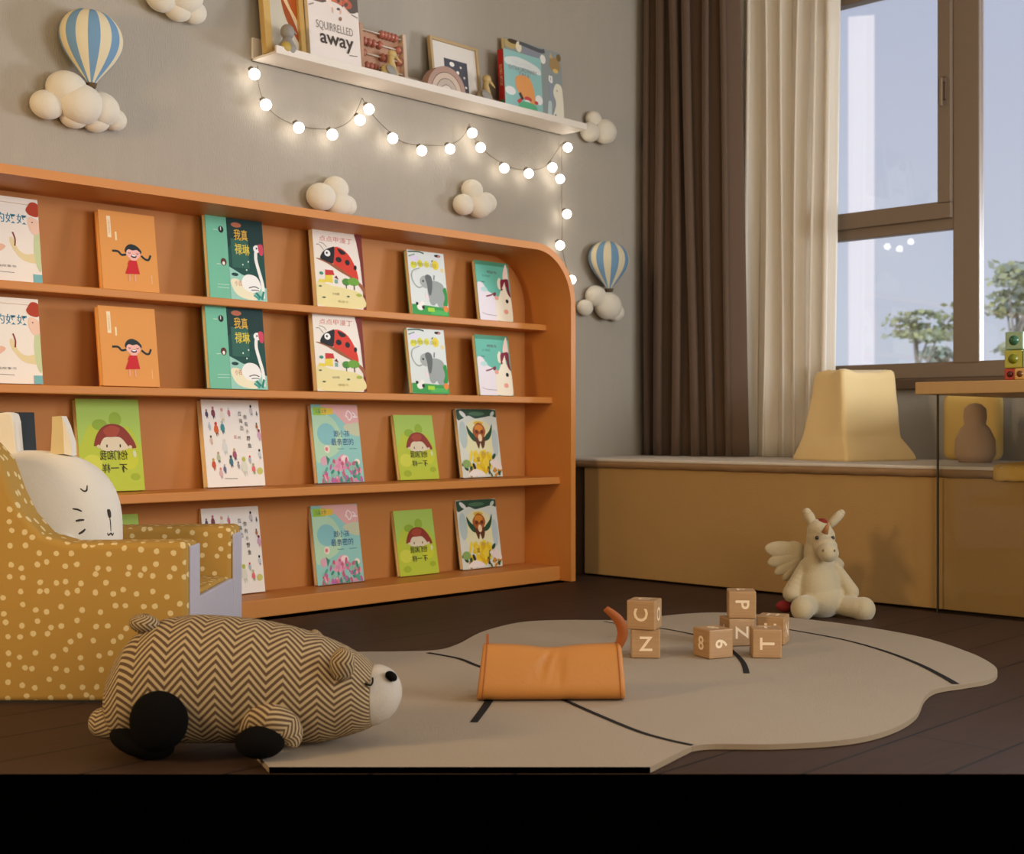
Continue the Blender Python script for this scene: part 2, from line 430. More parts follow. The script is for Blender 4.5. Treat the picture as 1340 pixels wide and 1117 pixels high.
ART['A'] = [('#f1e7da', 'r', 0, 0, 1, 1), ('#c9a98c', 'l', [(.1, .935), (.85, .925)], .008), ('#3f7f98', 't', '心的奴奴', .52, .745, .62, .12, 1, True),
  ('#e9b89c', 'c', [(0, .28), (.28, .38), (.42, .43), (.5, .4), (.4, .33), (.2, .24), (0, .2)]), ('#e6d3a0', 'c', [(.6, .52), (.68, .38), (.8, .33), (.99, .36), (.99, .24), (.76, .25), (.62, .36), (.56, .48)]),
  ('#c8d2a0', 'c', [(.93, .6), (.99, .62), (.99, .16), (.93, .2), (.9, .4)]), ('#f0c8b0', 'c', [(.86, .78), (.99, .74), (.99, .6), (.9, .58), (.84, .68)]),
  ('#b23c1c', 'c', [(.84, .9), (.9, .96), (.995, .94), (.995, .8), (.88, .8), (.82, .85)]), ('#8a2b22', 'l', [(.61, .58), (.64, .5), (.63, .42)], .02), ('#2a2a2a', 'e', .9, .72, .01, .008),
  ('#8c8a86', 't', '文 图画故事书', .42, .175, .42, .03), ('#8c8a86', 'l', [(.35, .105), (.6, .1)], .008), ('#78b4b6', 'r', .87, .0, .995, .1), ('#d8e0c0', 'e', .12, .5, .1, .08)]
ART['B'] = [('#e09a4e', 'r', 0, 0, 1, 1), ('#f3e3c0', 'r', .14, .66, .205, .93), ('#f0dcae', 'r', .27, .63, .3, .74), ('#e0a860', 't', '雪人故事', .172, .79, .035, .2),
  ('#ecdcc0', 'r', .87, .1, .876, .22), ('#1f2a2c', 'c', [(.42, .5), (.46, .57), (.55, .6), (.66, .57), (.72, .5), (.6, .46), (.5, .46)]),
  ('#f2b8ae', 'e', .57, .48, .125, .075), ('#1f2a2c', 'c', [(.44, .5), (.5, .56), (.57, .57), (.66, .56), (.71, .49), (.64, .53), (.56, .52), (.49, .53)]),
  ('#f2b8ae', 'p', [(.5, .42), (.64, .42), (.6, .38), (.53, .38)]), ('#1f2a2c', 'l', [(.44, .46), (.36, .45), (.3, .49), (.2, .49)], .035), ('#1f2a2c', 'l', [(.71, .46), (.78, .42), (.84, .42), (.88, .48)], .035),
  ('#3a1410', 'e', .575, .445, .05, .02), ('#ffffff', 'e', .575, .452, .035, .008), ('#2a1512', 'l', [(.48, .49), (.5, .475), (.52, .49)], .008), ('#2a1512', 'l', [(.62, .49), (.64, .475), (.66, .49)], .008),
  ('#c81e26', 'p', [(.5, .39), (.62, .39), (.66, .22), (.4, .21)]), ('#c81e26', 'p', [(.49, .39), (.45, .33), (.5, .34)]), ('#e9a890', 'r', .46, .12, .485, .21), ('#e9a890', 'r', .56, .12, .585, .21)]
sw = [('#74bfa0', 'r', 0, 0, .36, 1), ('#12483f', 'r', .36, 0, 1, 1), ('#0d332f', 'p', [(.36, 1), (1, 1), (1, .6), (.8, .66), (.62, .6), (.5, .72), (.36, .6)]),
  ('#b96b4a', 'e', .53, .885, .09, .03), ('#2c6152', 'r', .42, .38, .72, .72), ('#e4b23c', 't', '我真', .6, .77, .24, .13, 1, True), ('#e8cf40', 't', '禄琳', .61, .6, .26, .13, 1, True),
  ('#1a1a1a', 'e', .26, .81, .045, .04), ('#f0f0e8', 'r', .25, .8, .262, .84), ('#5d2a1e', 'e', .27, .43, .05, .045), ('#f1efe6', 'e', .27, .415, .022, .022), ('#f1efe6', 'l', [(.13, .8), (.2, .8)], .006), ('#f1efe6', 'l', [(.15, .4), (.22, .4)], .006), ('#e0eee0', 'l', [(.14, .165), (.34, .165)], .005), ('#e0eee0', 'l', [(.14, .13), (.34, .13)], .005),
  ('#9cd0c0', 'p', [(.36, .38), (.43, .355), (.5, .33), (.58, .3), (.66, .285), (.8, .22), (1, .16), (1, 0), (.36, 0)]), ('#efe9c8', 'c', [(.37, .22), (.5, .24), (.7, .14), (.82, .02), (.6, .02), (.44, .08)]),
  ('#f4f4f0', 'c', [(.56, .22), (.62, .29), (.72, .31), (.84, .28), (.9, .18), (.84, .11), (.7, .1), (.6, .14)]), ('#2a2a2a', 'l', [(.68, .15), (.78, .17), (.86, .15)], .014), ('#2a2a2a', 'l', [(.72, .125), (.8, .13), (.86, .125)], .012),
  ('#f4f4f0', 'l', [(.93, .04), (.93, .2), (.88, .36), (.84, .5), (.86, .62), (.9, .64)], .055), ('#f4f4f0', 'e', .87, .625, .065, .045), ('#d0435c', 'c', [(.89, .67), (.97, .68), (.985, .6), (.96, .55), (.91, .57)]), ('#222222', 'e', .865, .63, .014, .012),
  ('#c0402c', 't', '小百', .5, .195, .12, .06), ('#2c8878', 'l', [(.8, .1), (.88, .04)], .04), ('#2c8878', 'l', [(.94, .12), (.9, .02)], .04), ('#38a098', 'l', [(.76, .07), (.86, .02)], .03), ('#123f3a', 'e', .45, .295, .06, .02),
  ('#dfeee4', 'e', .6, .42, .012, .01), ('#dfeee4', 'e', .7, .46, .012, .01), ('#dfeee4', 'e', .66, .36, .012, .01)]
ART['C'] = sw
ART['D'] = [('#f0e7da', 'r', 0, 0, .93, 1), ('#7a2a1e', 'p', [(.82, 1), (1, 1), (1, 0), (.93, 0), (.95, .3), (.93, .6), (.88, .85)]), ('#c8463c', 'r', .03, .945, .2, .965),
  ('#c9604e', 't', '点点甲漫丁', .46, .845, .66, .07), ('#e9dc9e', 'c', [(.02, .3), (.3, .27), (.6, .25), (.9, .2), (.93, .02), (.02, .02)]),
  ('#9b5a33', 'c', [(.03, .59), (.2, .58), (.5, .5), (.8, .38), (.98, .28), (.98, .18), (.9, .27), (.75, .37), (.5, .45), (.25, .54)]),
  ('#d63a22', 'c', [(.36, .56), (.4, .74), (.56, .745), (.72, .66), (.84, .5), (.86, .36), (.7, .42), (.5, .5)]), ('#171313', 'c', [(.12, .6), (.2, .69), (.36, .745), (.42, .74), (.38, .56), (.3, .55), (.2, .57)]),
  ('#171313', 'c', [(.48, .74), (.62, .71), (.64, .68), (.54, .67)]), ('#171313', 'e', .49, .6, .06, .035), ('#171313', 'e', .665, .575, .05, .035), ('#171313', 'e', .82, .52, .035, .03, .6), ('#f4f4f0', 'e', .27, .665, .06, .04), ('#171313', 'e', .26, .668, .02, .015),
  ('#3a3a34', 'l', [(.2, .7), (.12, .76), (.06, .76)], .008), ('#3a3a34', 'l', [(.26, .74), (.2, .78), (.12, .79)], .008),
  ('#c9332c', 'p', [(.2, .46), (.36, .46), (.38, .4), (.2, .39)]), ('#e8d24a', 'p', [(.2, .39), (.34, .4), (.34, .3), (.18, .31)]), ('#6b2a30', 'p', [(.37, .37), (.42, .4), (.46, .35)]), ('#7aa8a0', 'r', .38, .3, .44, .35), ('#3c8c74', 'e', .12, .41, .04, .02), ('#e8d24a', 'r', .06, .335, .2, .3),
  ('#4f8a30', 'e', .61, .33, .08, .045), ('#6ea436', 'e', .76, .34, .12, .05), ('#4a3420', 'r', .6, .25, .615, .3), ('#4a3420', 'r', .76, .24, .78, .3), ('#4a443a', 't', '小小的', .38, .17, .14, .03), ('#5a6a50', 'e', .08, .25, .03, .01), ('#5a6a50', 'e', .14, .115, .035, .01), ('#5a6a50', 'e', .63, .15, .03, .012), ('#a8b84a', 'e', .86, .18, .06, .02), ('#b8ac74', 't', '图画书', .52, .08, .2, .03)]
ART['E'] = [('#dfe6e2', 'r', 0, 0, 1, 1), ('#3f5f44', 'l', [(.02, .97), (.3, .985), (.45, .965)], .03), ('#8fa79a', 'l', [(.03, .9), (.2, .94)], .03), ('#e4ddf0', 'e', .18, .87, .12, .05), ('#1d1d1d', 'e', .82, .95, .09, .022), ('#c97a74', 'e', .86, .945, .04, .018),
  ('#e0dd4a', 'e', .14, .77, .08, .055), ('#dcd83e', 'e', .32, .8, .07, .06), ('#e2dc56', 'e', .5, .8, .07, .055), ('#ead23a', 'e', .74, .8, .09, .075), ('#e8d89a', 'e', .92, .73, .05, .035), ('#4a4a2a', 'e', .66, .86, .03, .01, .6), ('#a8a436', 't', '动物乐园', .42, .79, .66, .06),
  ('#a3aba6', 'l', [(.42, .49), (.22, .43), (.08, .54), (.1, .66), (.3, .72)], .045), ('#e4e9e6', 'l', [(.42, .49), (.22, .445), (.1, .54), (.12, .66), (.3, .71)], .02),
  ('#9ea5a2', 'c', [(.42, .56), (.62, .55), (.78, .54), (.92, .46), (.92, .16), (.75, .14), (.68, .2), (.6, .16), (.5, .2), (.46, .4)]), ('#a9b0ac', 'e', .42, .52, .14, .1), ('#646a68', 'c', [(.42, .6), (.5, .64), (.6, .6), (.6, .46), (.54, .32), (.48, .34), (.46, .48)]), ('#20242a', 'e', .36, .53, .025, .018), ('#7d8582', 'l', [(.66, .56), (.68, .64)], .03),
  ('#f4dfe2', 'p', [(.38, .36), (.5, .26), (.4, .26)]), ('#3a9a48', 'p', [(0, 0), (1, 0), (1, .13), (.5, .15), (0, .16)]), ('#2f9440', 'c', [(.88, .42), (.98, .44), (.98, .18), (.86, .18), (.92, .3)]), ('#52b457', 'r', .5, .02, .96, .09),
  ('#f2f0e8', 'e', .22, .12, .09, .05), ('#1d1d1d', 'e', .14, .17, .035, .025), ('#1d1d1d', 'e', .3, .12, .04, .03), ('#f2f0e8', 'e', .28, .18, .06, .035), ('#a6d438', 'r', .42, .06, .6, .12), ('#e88a3a', 'e', .92, .12, .07, .05)]
ART['F'] = [('#68b9a4', 'r', 0, 0, 1, 1), ('#4c8f70', 'r', .0, .93, 1, 1), ('#5a2f34', 't', '明信鸟', .48, .82, .28, .05, 1, True), ('#1f4a58', 't', '小马过', .3, .75, .24, .04), ('#3c7a74', 'r', .1, .635, .24, .65),
  ('#e9e1e6', 'c', [(0, .56), (.1, .64), (.2, .6), (.3, .5), (.5, .42), (.52, .2), (.52, 0), (0, 0)]), ('#b9dcd6', 'e', .2, .52, .1, .04), ('#86303a', 'l', [(.24, .405), (.38, .43), (.5, .47)], .03), ('#7a2a38', 'e', .5, .45, .05, .03, .5),
  ('#f1e7d0', 'c', [(.5, .1), (.52, .36), (.62, .42), (.7, .52), (.8, .56), (.9, .5), (.985, .4), (.985, .02), (.5, .02)]), ('#f1e7d0', 'c', [(.62, .68), (.7, .74), (.74, .62), (.68, .54), (.62, .58)]), ('#f3d8cc', 'c', [(.82, .84), (.93, .98), (.95, .7), (.8, .72)]),
  ('#7d2036', 'c', [(.72, .7), (.82, .72), (.95, .72), (.96, .55), (.985, .42), (.9, .48), (.86, .6), (.72, .52), (.7, .6)]), ('#f1e7d0', 'p', [(.74, .56), (.84, .68), (.86, .52)]), ('#161616', 'e', .86, .35, .045, .035), ('#eaa48e', 'e', .8, .17, .07, .04), ('#eaa48e', 'e', .55, .39, .06, .035), ('#6a6a74', 'l', [(.08, .13), (.2, .1), (.5, .09)], .008)]
def girl(mirror):
    return [('#b7c63c', 'r', 0, 0, 1, 1), ('#a9c85a', 'c', [(.01, .99), (.99, .99), (.99, .5), (.8, .7), (.5, .62), (.2, .72), (.01, .5)]), ('#8fae35', 'e', .35, .72, .12, .06), ('#93b236', 'e', .6, .78, .1, .08), ('#cdd24a', 'e', .2, .3, .16, .1), ('#c6cc34', 'e', .78, .35, .15, .12), ('#9fb22a', 'e', .86, .15, .08, .04), ('#9fb22a', 'e', .2, .1, .1, .05),
     ('#8a3322', 'c', [(.24, .5), (.3, .62), (.4, .7), (.53, .73), (.68, .71), (.8, .63), (.9, .5), (.84, .46), (.3, .49)]), ('#a5462f', 'c', [(.4, .66), (.52, .71), (.66, .68), (.6, .6), (.46, .6)]), ('#ddd0b4', 'c', [(.33, .48), (.4, .575), (.52, .585), (.66, .58), (.76, .5), (.78, .46), (.6, .43), (.4, .44)]), ('#d8c9a4', 'e', .31, .485, .03, .02), ('#d8c9a4', 'e', .81, .475, .03, .02),
     ('#3a2a20', 'e', .44, .49, .012, .018), ('#3a2a20', 'e', .65, .49, .012, .018), ('#3b3012', 't', '他们和我', .54, .39, .44, .105, -1, True), ('#3b3012', 't', '不一样', .54, .25, .4, .1, -1, True), ('#d2d8a8', 'e', .87, .4, .03, .04)]
ART['G'] = girl(True); ART['J'] = girl(True)
pe = [(W_, 'r', 0, 0, 1, 1)]
def person(x, y, s, c1, c2, c3):
    return [(c3, 'p', [(x-.02*s, y), (x+.005*s, y-.055*s), (x+.02*s, y-.0*s)]), (c3, 'p', [(x+.0*s, y), (x+.03*s, y-.05*s), (x+.025*s, y-.0*s)]), (c1, 'c', [(x-.025*s, y-.01*s), (x-.02*s, y+.045*s), (x+.02*s, y+.045*s), (x+.03*s, y-.01*s)]), (c2, 'e', x, y+.065*s, .018*s, .017*s)]
for a in [(.08, .82, 1, '#4a3f5c', '#8a5a4a', '#6a6070'), (.19, .83, 1.3, '#7a3a44', '#b06a78', '#3c3440'), (.34, .8, 1.5, '#e8e0d0', '#d0a090', '#d8b890'), (.46, .84, 1, '#c87a84', '#c8c8c8', '#a05050'), (.85, .86, 1.2, '#c8c0c0', '#24242a', '#888890'), (.95, .83, .6, '#5a6068', '#5a6068', '#888'[0:4]+'888'),
          (.22, .64, 1.5, '#d4622c', '#c8402c', '#8a4a30'), (.33, .66, 1.4, '#3f8c96', '#a8c0b8', '#2c5c64'), (.12, .52, 1, '#d8b8a8', '#3c3838', '#c09080'), (.11, .68, .9, '#b0bcc8', '#c8ccd4', '#a8b0c0'), (.93, .68, .8, '#b06a3c', '#40342c', '#c09080'), (.96, .57, 1.3, '#d0a0c0', '#7a2028', '#c890b0'), (.94, .35, 1.1, '#c8ccd0', '#202428', '#88909a'),
          (.34, .43, 1.7, '#d8dcd8', '#e0d8d0', '#c0c8c8'), (.22, .32, 1.2, '#b8bc9a', '#b89a7a', '#5c6068'), (.13, .24, 1.3, '#c8502c', '#b8a040', '#b06a50'), (.24, .14, 1.2, '#d8b0b0', '#d88a78', '#c8a0b0'), (.31, .19, 1, '#6a6a90', '#b0a8a8', '#505878'), (.43, .27, 1.3, '#3f7480', '#38444c', '#40505c'), (.5, .35, 1.3, '#a8506c', '#c8a880', '#403c48'), (.55, .23, .8, '#989aa0', '#40444c', '#888890'), (.65, .2, 2, '#dcdccc', '#b8c04a', '#c8ccc0'), (.76, .29, .9, '#b0b8c0', '#d02c44', '#b0b8b8'), (.81, .18, 1.2, '#e0706c', '#a8b070', '#98a070')]:
    c = list(a); c[2] *= .85; c[5] = c[5] if len(c[5]) == 7 else '#888888'; pe += person(*c)
pe += [('#c8c86a', 'e', .92, .17, .05, .04), ('#5a5a5a', 'l', [(.3, .095), (.52, .09)], .008), ('#c84a5c', 't', '红', .54, .57, .05, .04), ('#4c6a54', 't', '叶', .61, .56, .05, .04)]
for i, ch in enumerate('在海边'): pe.append(('#2a2826', 't', ch, .645+.008*i, .84-.085*i, .06, .055))
for i, ch in enumerate('你有小野鱼'): pe.append(('#2a2826', 't', ch, .735+.01*i, .8-.083*i, .06 if i != 2 else .045, .055, 1, i > 2))
ART['H'] = pe
ART['I'] = [('#93cbc4', 'r', 0, 0, 1, 1), ('#b4d8b6', 'c', [(.01, .86), (.4, .84), (.6, .6), (.5, .4), (.2, .3), (.01, .3)]), ('#88c2c4', 'e', .28, .62, .2, .14), ('#e4b0aa', 'c', [(.2, .99), (.99, .99), (.99, .7), (.8, .7), (.62, .8), (.5, .88)]), ('#c8ccaa', 'c', [(.65, .72), (.99, .76), (.99, .6), (.8, .62)]), ('#9ac43c', 'r', .03, .86, .3, .96), ('#e2c23c', 'r', .2, .87, .45, .95), ('#3c5a5c', 't', '儿童文学', .2, .912, .24, .05),
  ('#f4e6e6', 'l', [(.72, .84), (.78, .92), (.86, .86), (.8, .8), (.74, .86)], .02), ('#f4e6e6', 'l', [(.88, .9), (.94, .86), (.88, .84), (.98, .84)], .02), ('#1f4a7c', 't', '跟小孩', .6, .625, .34, .08, 1, True), ('#1f4a7c', 't', '最亲密的', .6, .52, .48, .09, 1, True), ('#5a7a84', 'l', [(.48, .43), (.62, .43)], .01), ('#5a7a84', 'l', [(.74, .43), (.9, .43)], .01)] \
  + [('#e8dcd0', 'e', .26, .43, .06, .05), ('#d87878', 'e', .25, .43, .03, .025), ('#d8a8b8', 'c', [(.1, .3), (.2, .34), (.24, .26), (.14, .22)]), ('#3a8a74', 'p', [(.22, .35), (.3, .3), (.24, .22)]), ('#e0a0b8', 'c', [(.34, .2), (.48, .32), (.6, .36), (.66, .28), (.6, .18), (.45, .14)]), ('#f0dcd8', 'e', .62, .3, .08, .05), ('#f2e6dc', 'e', .88, .26, .06, .04), ('#d88a3a', 'e', .88, .25, .02, .015)] \
  + tuft(['#cf7ba0', '#d890b4', '#3f8f78', '#5aa68c', '#b868a8', '#e2a2b8', '#c2627e', '#8fc0a8'], .55, .09, .46, 80, .045, .42)
ow = [('#d8dcd0', 'r', 0, 0, 1, 1), ('#e4e0b4', 'e', .5, .55, .4, .3), ('#b8c8c4', 'e', .12, .62, .1, .2), ('#b8c8cc', 'e', .9, .5, .08, .2), ('#2c4a34', 'c', [(.01, .99), (.99, .99), (.99, .88), (.86, .9), (.6, .87), (.45, .86), (.3, .9), (.12, .85), (.02, .84)]), ('#dfe2da', 'e', .16, .92, .09, .035, -.5), ('#c4d0c4', 'e', .9, .93, .06, .03, .5), ('#4c7050', 'e', .5, .93, .2, .03), ('#e0b83c', 'e', .52, .79, .12, .03)]
ow += [('#1d4a30', 'c', [(.22, .76), (.24, .64), (.34, .54), (.44, .52), (.42, .6), (.3, .68)]), ('#1d4a30', 'c', [(.86, .78), (.84, .66), (.76, .56), (.64, .53), (.66, .6), (.78, .68)]), ('#5a3018', 'c', [(.4, .6), (.44, .46), (.48, .42), (.52, .5), (.56, .42), (.62, .46), (.64, .6)]), ('#a85a20', 'c', [(.36, .66), (.4, .74), (.52, .8), (.64, .75), (.68, .66), (.6, .58), (.44, .58)]), ('#d88a2c', 'e', .52, .72, .1, .05), ('#f0d0a8', 'e', .53, .575, .05, .055), ('#6a2e14', 'e', .46, .665, .04, .03), ('#6a2e14', 'e', .59, .665, .04, .03)]
ow += tuft(['#e0c020', '#ecd22c', '#d8b018', '#e8cc40'], .48, .23, .3, 40, .08, .45) + tuft(['#2a5030', '#b87820', '#5f8a3c', '#3a3018'], .2, .12, .2, 12, .05) + tuft(['#2a4030', '#c88a20', '#46602c'], .8, .1, .2, 14, .05)
ow += [('#e6dcd8', 'c', [(.7, .22), (.86, .26), (.98, .18), (.98, .1), (.8, .14)]), ('#ece4e0', 'c', [(.14, .03), (.3, .12), (.5, .08), (.54, .02)]), ('#8aa860', 'e', .12, .2, .1, .06), ('#7a5a10', 't', '冒', .42, .26, .07, .06), ('#7a5a10', 't', '丹', .8, .27, .06, .06), ('#274a2c', 'e', .82, .3, .06, .03, .6), ('#c8a868', 't', '森林', .6, .35, .2, .05)]
ART['K'] = ow
SPEC = {'A': ((-38, 363), (56, 366), (-45, 251), '#f1e7da', '#d8cbb8', .02), 'B': ((135, 374), (209, 379.5), (131, 275.5), '#e09a4e', '#e0903e', .022), 'C': ((275, 386.5), (350, 392.5), (269, 277.6), '#74bfa0', '#3f6a58', .022),
        'D': ((415.5, 399.5), (480, 404.5), (410.5, 295), '#f0e7da', '#6e2a1e', .026), 'E': ((540, 410), (588, 413), (535, 327.6), '#dfe6e2', '#4a8a54', .02), 'F': ((628.5, 418), (672, 420), (624, 341), '#68b9a4', '#c8b06a', .016),
        'G': ((107, 645), (190, 643), (96, 523), '#b7c63c', '#b09a50', .022), 'H': ((272, 639), (347.5, 636), (263, 524), '#efe9e0', '#e4d4b0', .024), 'I': ((416, 633), (477, 631.5), (407, 530), '#93cbc4', '#c8a8a8', .02),
        'J': ((524, 628), (575, 627), (518.5, 544), '#b7c63c', '#b09a50', .018), 'K': ((606, 627), (658, 625), (600, 536), '#d8dcd0', '#4a4a34', .02)}
LBL = {'A': 'white picture book with teal title and a reaching arm', 'B': 'orange picture book with a pigtailed girl in a red dress', 'C': 'green picture book with a white swan', 'D': 'white picture book with a big red ladybird',
       'E': 'pale picture book with a grey elephant', 'F': 'teal picture book with a pale horse', 'G': 'large lime green book with a brown haired child', 'H': 'white book covered with tiny walking people', 'I': 'pale blue book with pink flowers', 'J': 'small lime green book with a brown haired child', 'K': 'white book with a winged owl over yellow flowers'}
BV = {1: (3.562, 1.004), 2: (3.532, .717), 3: (3.576, .405), 4: (3.585, .057)}
ROWN = {1: 'top shelf', 2: 'second shelf', 3: 'third shelf', 4: 'bottom shelf'}
for k, (bl, brr, tl, cov, side, t) in SPEC.items():
    rows = (1, 2) if k in 'ABCDEF' else (3, 4)
    v, z = BV[rows[0]]
    lean = .033 if k in 'ABCDEF' else .042
    p0 = on_v(bl[0], bl[1], v); p1 = on_v(brr[0], brr[1], v); p2 = on_v(tl[0], tl[1], v+lean)
    w = p1.x-p0.x; h = math.hypot(p2.z-z, lean); ang = -math.asin(lean/h)
    proto = book('picture_book', w, h, t, cov, side, ART[k], pages='#fbe9b8' if k != 'B' else '#ffc880')
    for r_ in rows:
        o = proto if r_ == rows[0] else copy_tree(proto)
        v, z = BV[r_]
        p0 = on_v(bl[0], bl[1] if r_ == rows[0] else 500, v)
        if (r_ in (2, 4)): p0 = on_v(bl[0], 500, v)
        o.location = (p0.x, v, z+t*math.sin(-ang)+.0005); o.rotation_euler = (ang, 0, 0)
        tag(o, LBL[k]+', on the '+ROWN[r_], 'book', 'picture books facing out on the bookcase')
# dark book behind the cushion ears
v, z = BV[3]; p0 = on_v(-48, 560, v); p1 = on_v(34, 540, v+.03)
o = book('picture_book', p1.x-p0.x+.025, p1.z-z, .02, '#1c2226', '#1c2226', [('#20282c', 'r', .1, .1, .9, .9), ('#2e3a40', 'r', .2, .7, .8, .8)])
o.location = (p0.x, v, z+.0035); o.rotation_euler = (-.13, 0, 0)
tag(o, 'near-black book standing behind the white cat cushion ear, on the third shelf', 'book', 'picture books facing out on the bookcase')
# ================================================================ WALL LEDGE AND ITS THINGS
m_ledge = mat('#e2d9cd', .5, .02, 20)
LZ = 1.822; LV = 3.546; LU0, LU1 = 2.575, 4.13
ld = empty('picture_ledge', ((LU0+LU1)/2, 3.62, LZ)); tag(ld, 'long white picture ledge on the wall above the bookcase', 'wall shelf')
p = MB(); p.box((LU0, LV+.009, LZ), (LU1, WA-.002, LZ+.009), m_ledge, .001); keep(p.build('shelf_board'), ld)
p = MB(); p.box((LU0, LV, LZ), (LU1, LV+.009, LZ+.026), m_ledge, .001); keep(p.build('front_lip'), ld)
p = MB(); p.box((LU0, WA-.012, LZ), (LU1, WA-.002, LZ+.078), m_ledge, .001); keep(p.build('back_board'), ld)
LT = LZ+.0095
def leaner(o, pxl, v, lean_ang=-.1, z=LT, t=.0):
    p0 = on_v(pxl, 100, v); o.location = (p0.x, v, z+t*math.sin(-lean_ang)+.0004); o.rotation_euler = (lean_ang, 0, 0); return o
def width_at(pa, pb, v): return on_v(pb, 50, v).x-on_v(pa, 50, v).x
# box frame with orange print
m_fr = mat('#c9a765', .5, .06, 20, stretch=(1, 1, .2))
vv = 3.60; ww = width_at(351, 405, vv); hh = .33
o = empty('framed_print')
p = MB()
p.box((0, 0, 0), (.028, .026, hh), m_fr, .002); p.box((ww-.022, 0, 0), (ww, .026, hh), m_fr, .002); p.box((.028, .0, 0), (ww-.022, .026, .022), m_fr, .002); p.box((.028, 0, hh-.022), (ww-.022, .026, hh), m_fr, .002); p.build('frame', o)
p = MB(); p.box((.02, .014, .015), (ww-.015, .02, hh-.015), mat('#c4bda6', .7))
art(p, [('#c9c1ae', 'r', .08, .06, .9, .94), ('#b4561c', 'c', [(.55, .95), (.88, .9), (.88, .45), (.62, .68)]), ('#9c4a1c', 'c', [(.5, .62), (.6, .6), (.88, .3), (.88, .2), (.6, .42)]), ('#e0c090', 'l', [(.52, .74), (.6, .62), (.88, .4)], .07), ('#5a2410', 'e', .72, .82, .1, .02), ('#9c4a1c', 'r', .1, .8, .3, .94)], ww, hh, y0=.0136)
p.build('print', o)
leaner(o, 349, vv, -.12, t=.026); tag(o, 'wooden box frame with an orange print, at the left end of the white ledge', 'picture frame')
# peg bird figure
m_wd = mat('#b9a684', .5, .1, 30); m_gy = mat('#8f8a82', .5, .05, 20)
def figure(name, px, v, s, body, head, label, kind=0):
    p0 = on_v(px, 60, v); r = empty(name, (p0.x, v, LT))
    p = MB()
    if kind == 0:
        p.lathe([(0, 0), (.028*s, 0), (.032*s, .012*s), (.03*s, .03*s), (.017*s, .052*s), (.013*s, .06*s)], body, 24); p.build('body', r)
        p = MB(); p.ell((0, 0, .078*s), (.024*s, .022*s, .026*s), head); p.tube([(.015*s, 0, .09*s), (.03*s, -.01*s, .075*s)], [.006*s, .002*s], head); p.build('head', r)
        p = MB(); p.ell((-.02*s, -.022*s, .02*s), (.02*s, .012*s, .018*s), mat('#b59a4a', .4)); p.build('gold_base', r)
    else:
        # seated long-beaked wooden bird
        p.ell((0, 0, .034*s), (.042*s, .024*s, .03*s), body, rot=Matrix.Rotation(.35, 3, 'Y')); p.tube([(-.02*s, 0, .03*s), (-.06*s, 0, .015*s)], [.018*s, .004*s], body)
        p.build('body', r)
        p = MB(); p.tube([(.012*s, 0, .05*s), (.006*s, 0, .085*s), (.012*s, 0, .105*s)], [.018*s, .012*s, .014*s], head); p.ell((.012*s, 0, .108*s), (.019*s, .016*s, .017*s), head)
        p.tube([(.02*s, 0, .108*s), (.055*s, -.004*s, .082*s)], [.009*s, .0015*s], mat('#c9ab6a', .5)); p.build('head', r)
        p = MB(); p.ell((-.008*s, -.02*s, .036*s), (.03*s, .008*s, .018*s), m_gy, rot=Matrix.Rotation(.5, 3, 'Y')); p.build('wing', r)
    tag(r, label, 'figurine'); return r
figure('wooden_bird', 376, 3.575, 1.0, m_gy, m_gy, 'round grey and gold bird figure in front of the wooden box frame')
# "squirrelled away" book
vv = 3.585; ww = width_at(407, 474, vv); hh = .335
sq = [('#e6dcd4', 'r', 0, 0, 1, 1), ('#6b5a52', 'r', 0, .66, 1, 1), ('#8a5c50', 'e', .2, .74, .14, .07), ('#5f5750', 'e', .82, .72, .2, .09), ('#7c6a5c', 'e', .5, .9, .4, .08), ('#c97058', 'e', .58, .72, .12, .05), ('#b8604c', 'e', .78, .72, .1, .05), ('#a64c3c', 'e', .1, .86, .1, .06)]
sq += [('#e6dcd4', 'c', [(.0, .56), (.1, .64), (.28, .66), (.45, .7), (.62, .69), (.8, .64), (1, .57), (1, .4), (0, .4)]), ('#e8d8cc', 'e', .42, .7, .05, .05), ('#f0dfd4', 'l', [(.3, .82), (.38, .7), (.5, .64)], .035), ('#f0dfd4', 'l', [(.15, .8), (.3, .79)], .04), ('#e8ccc0', 'l', [(.7, .68), (.82, .62)], .03),
  ('#9b8a84', 'l', [(.02, .6), (.12, .63)], .02), ('#8b7a74', 'l', [(.85, .62), (.98, .6)], .02)] + tuft(['#c8785c', '#5c534c', '#94705c', '#dcb4a0'], .5, .84, .45, 26, .035)
sq += [('#8a827e', 't', 'SQUIRRELLED', .5, .415, .72, .1), ('#4a403c', 't', 'away', .53, .26, .66, .15, 1, True), ('#4a403c', 'l', [(.76, .17), (.92, .18)], .012)]
o = book('storybook', ww, hh, .018, '#e6dcd4', '#d8ccc2', sq, '#e6d8b8'); leaner(o, 407, vv, -.1, t=.018)
tag(o, 'white storybook lettered SQUIRRELLED away, beside the wooden box frame', 'book')
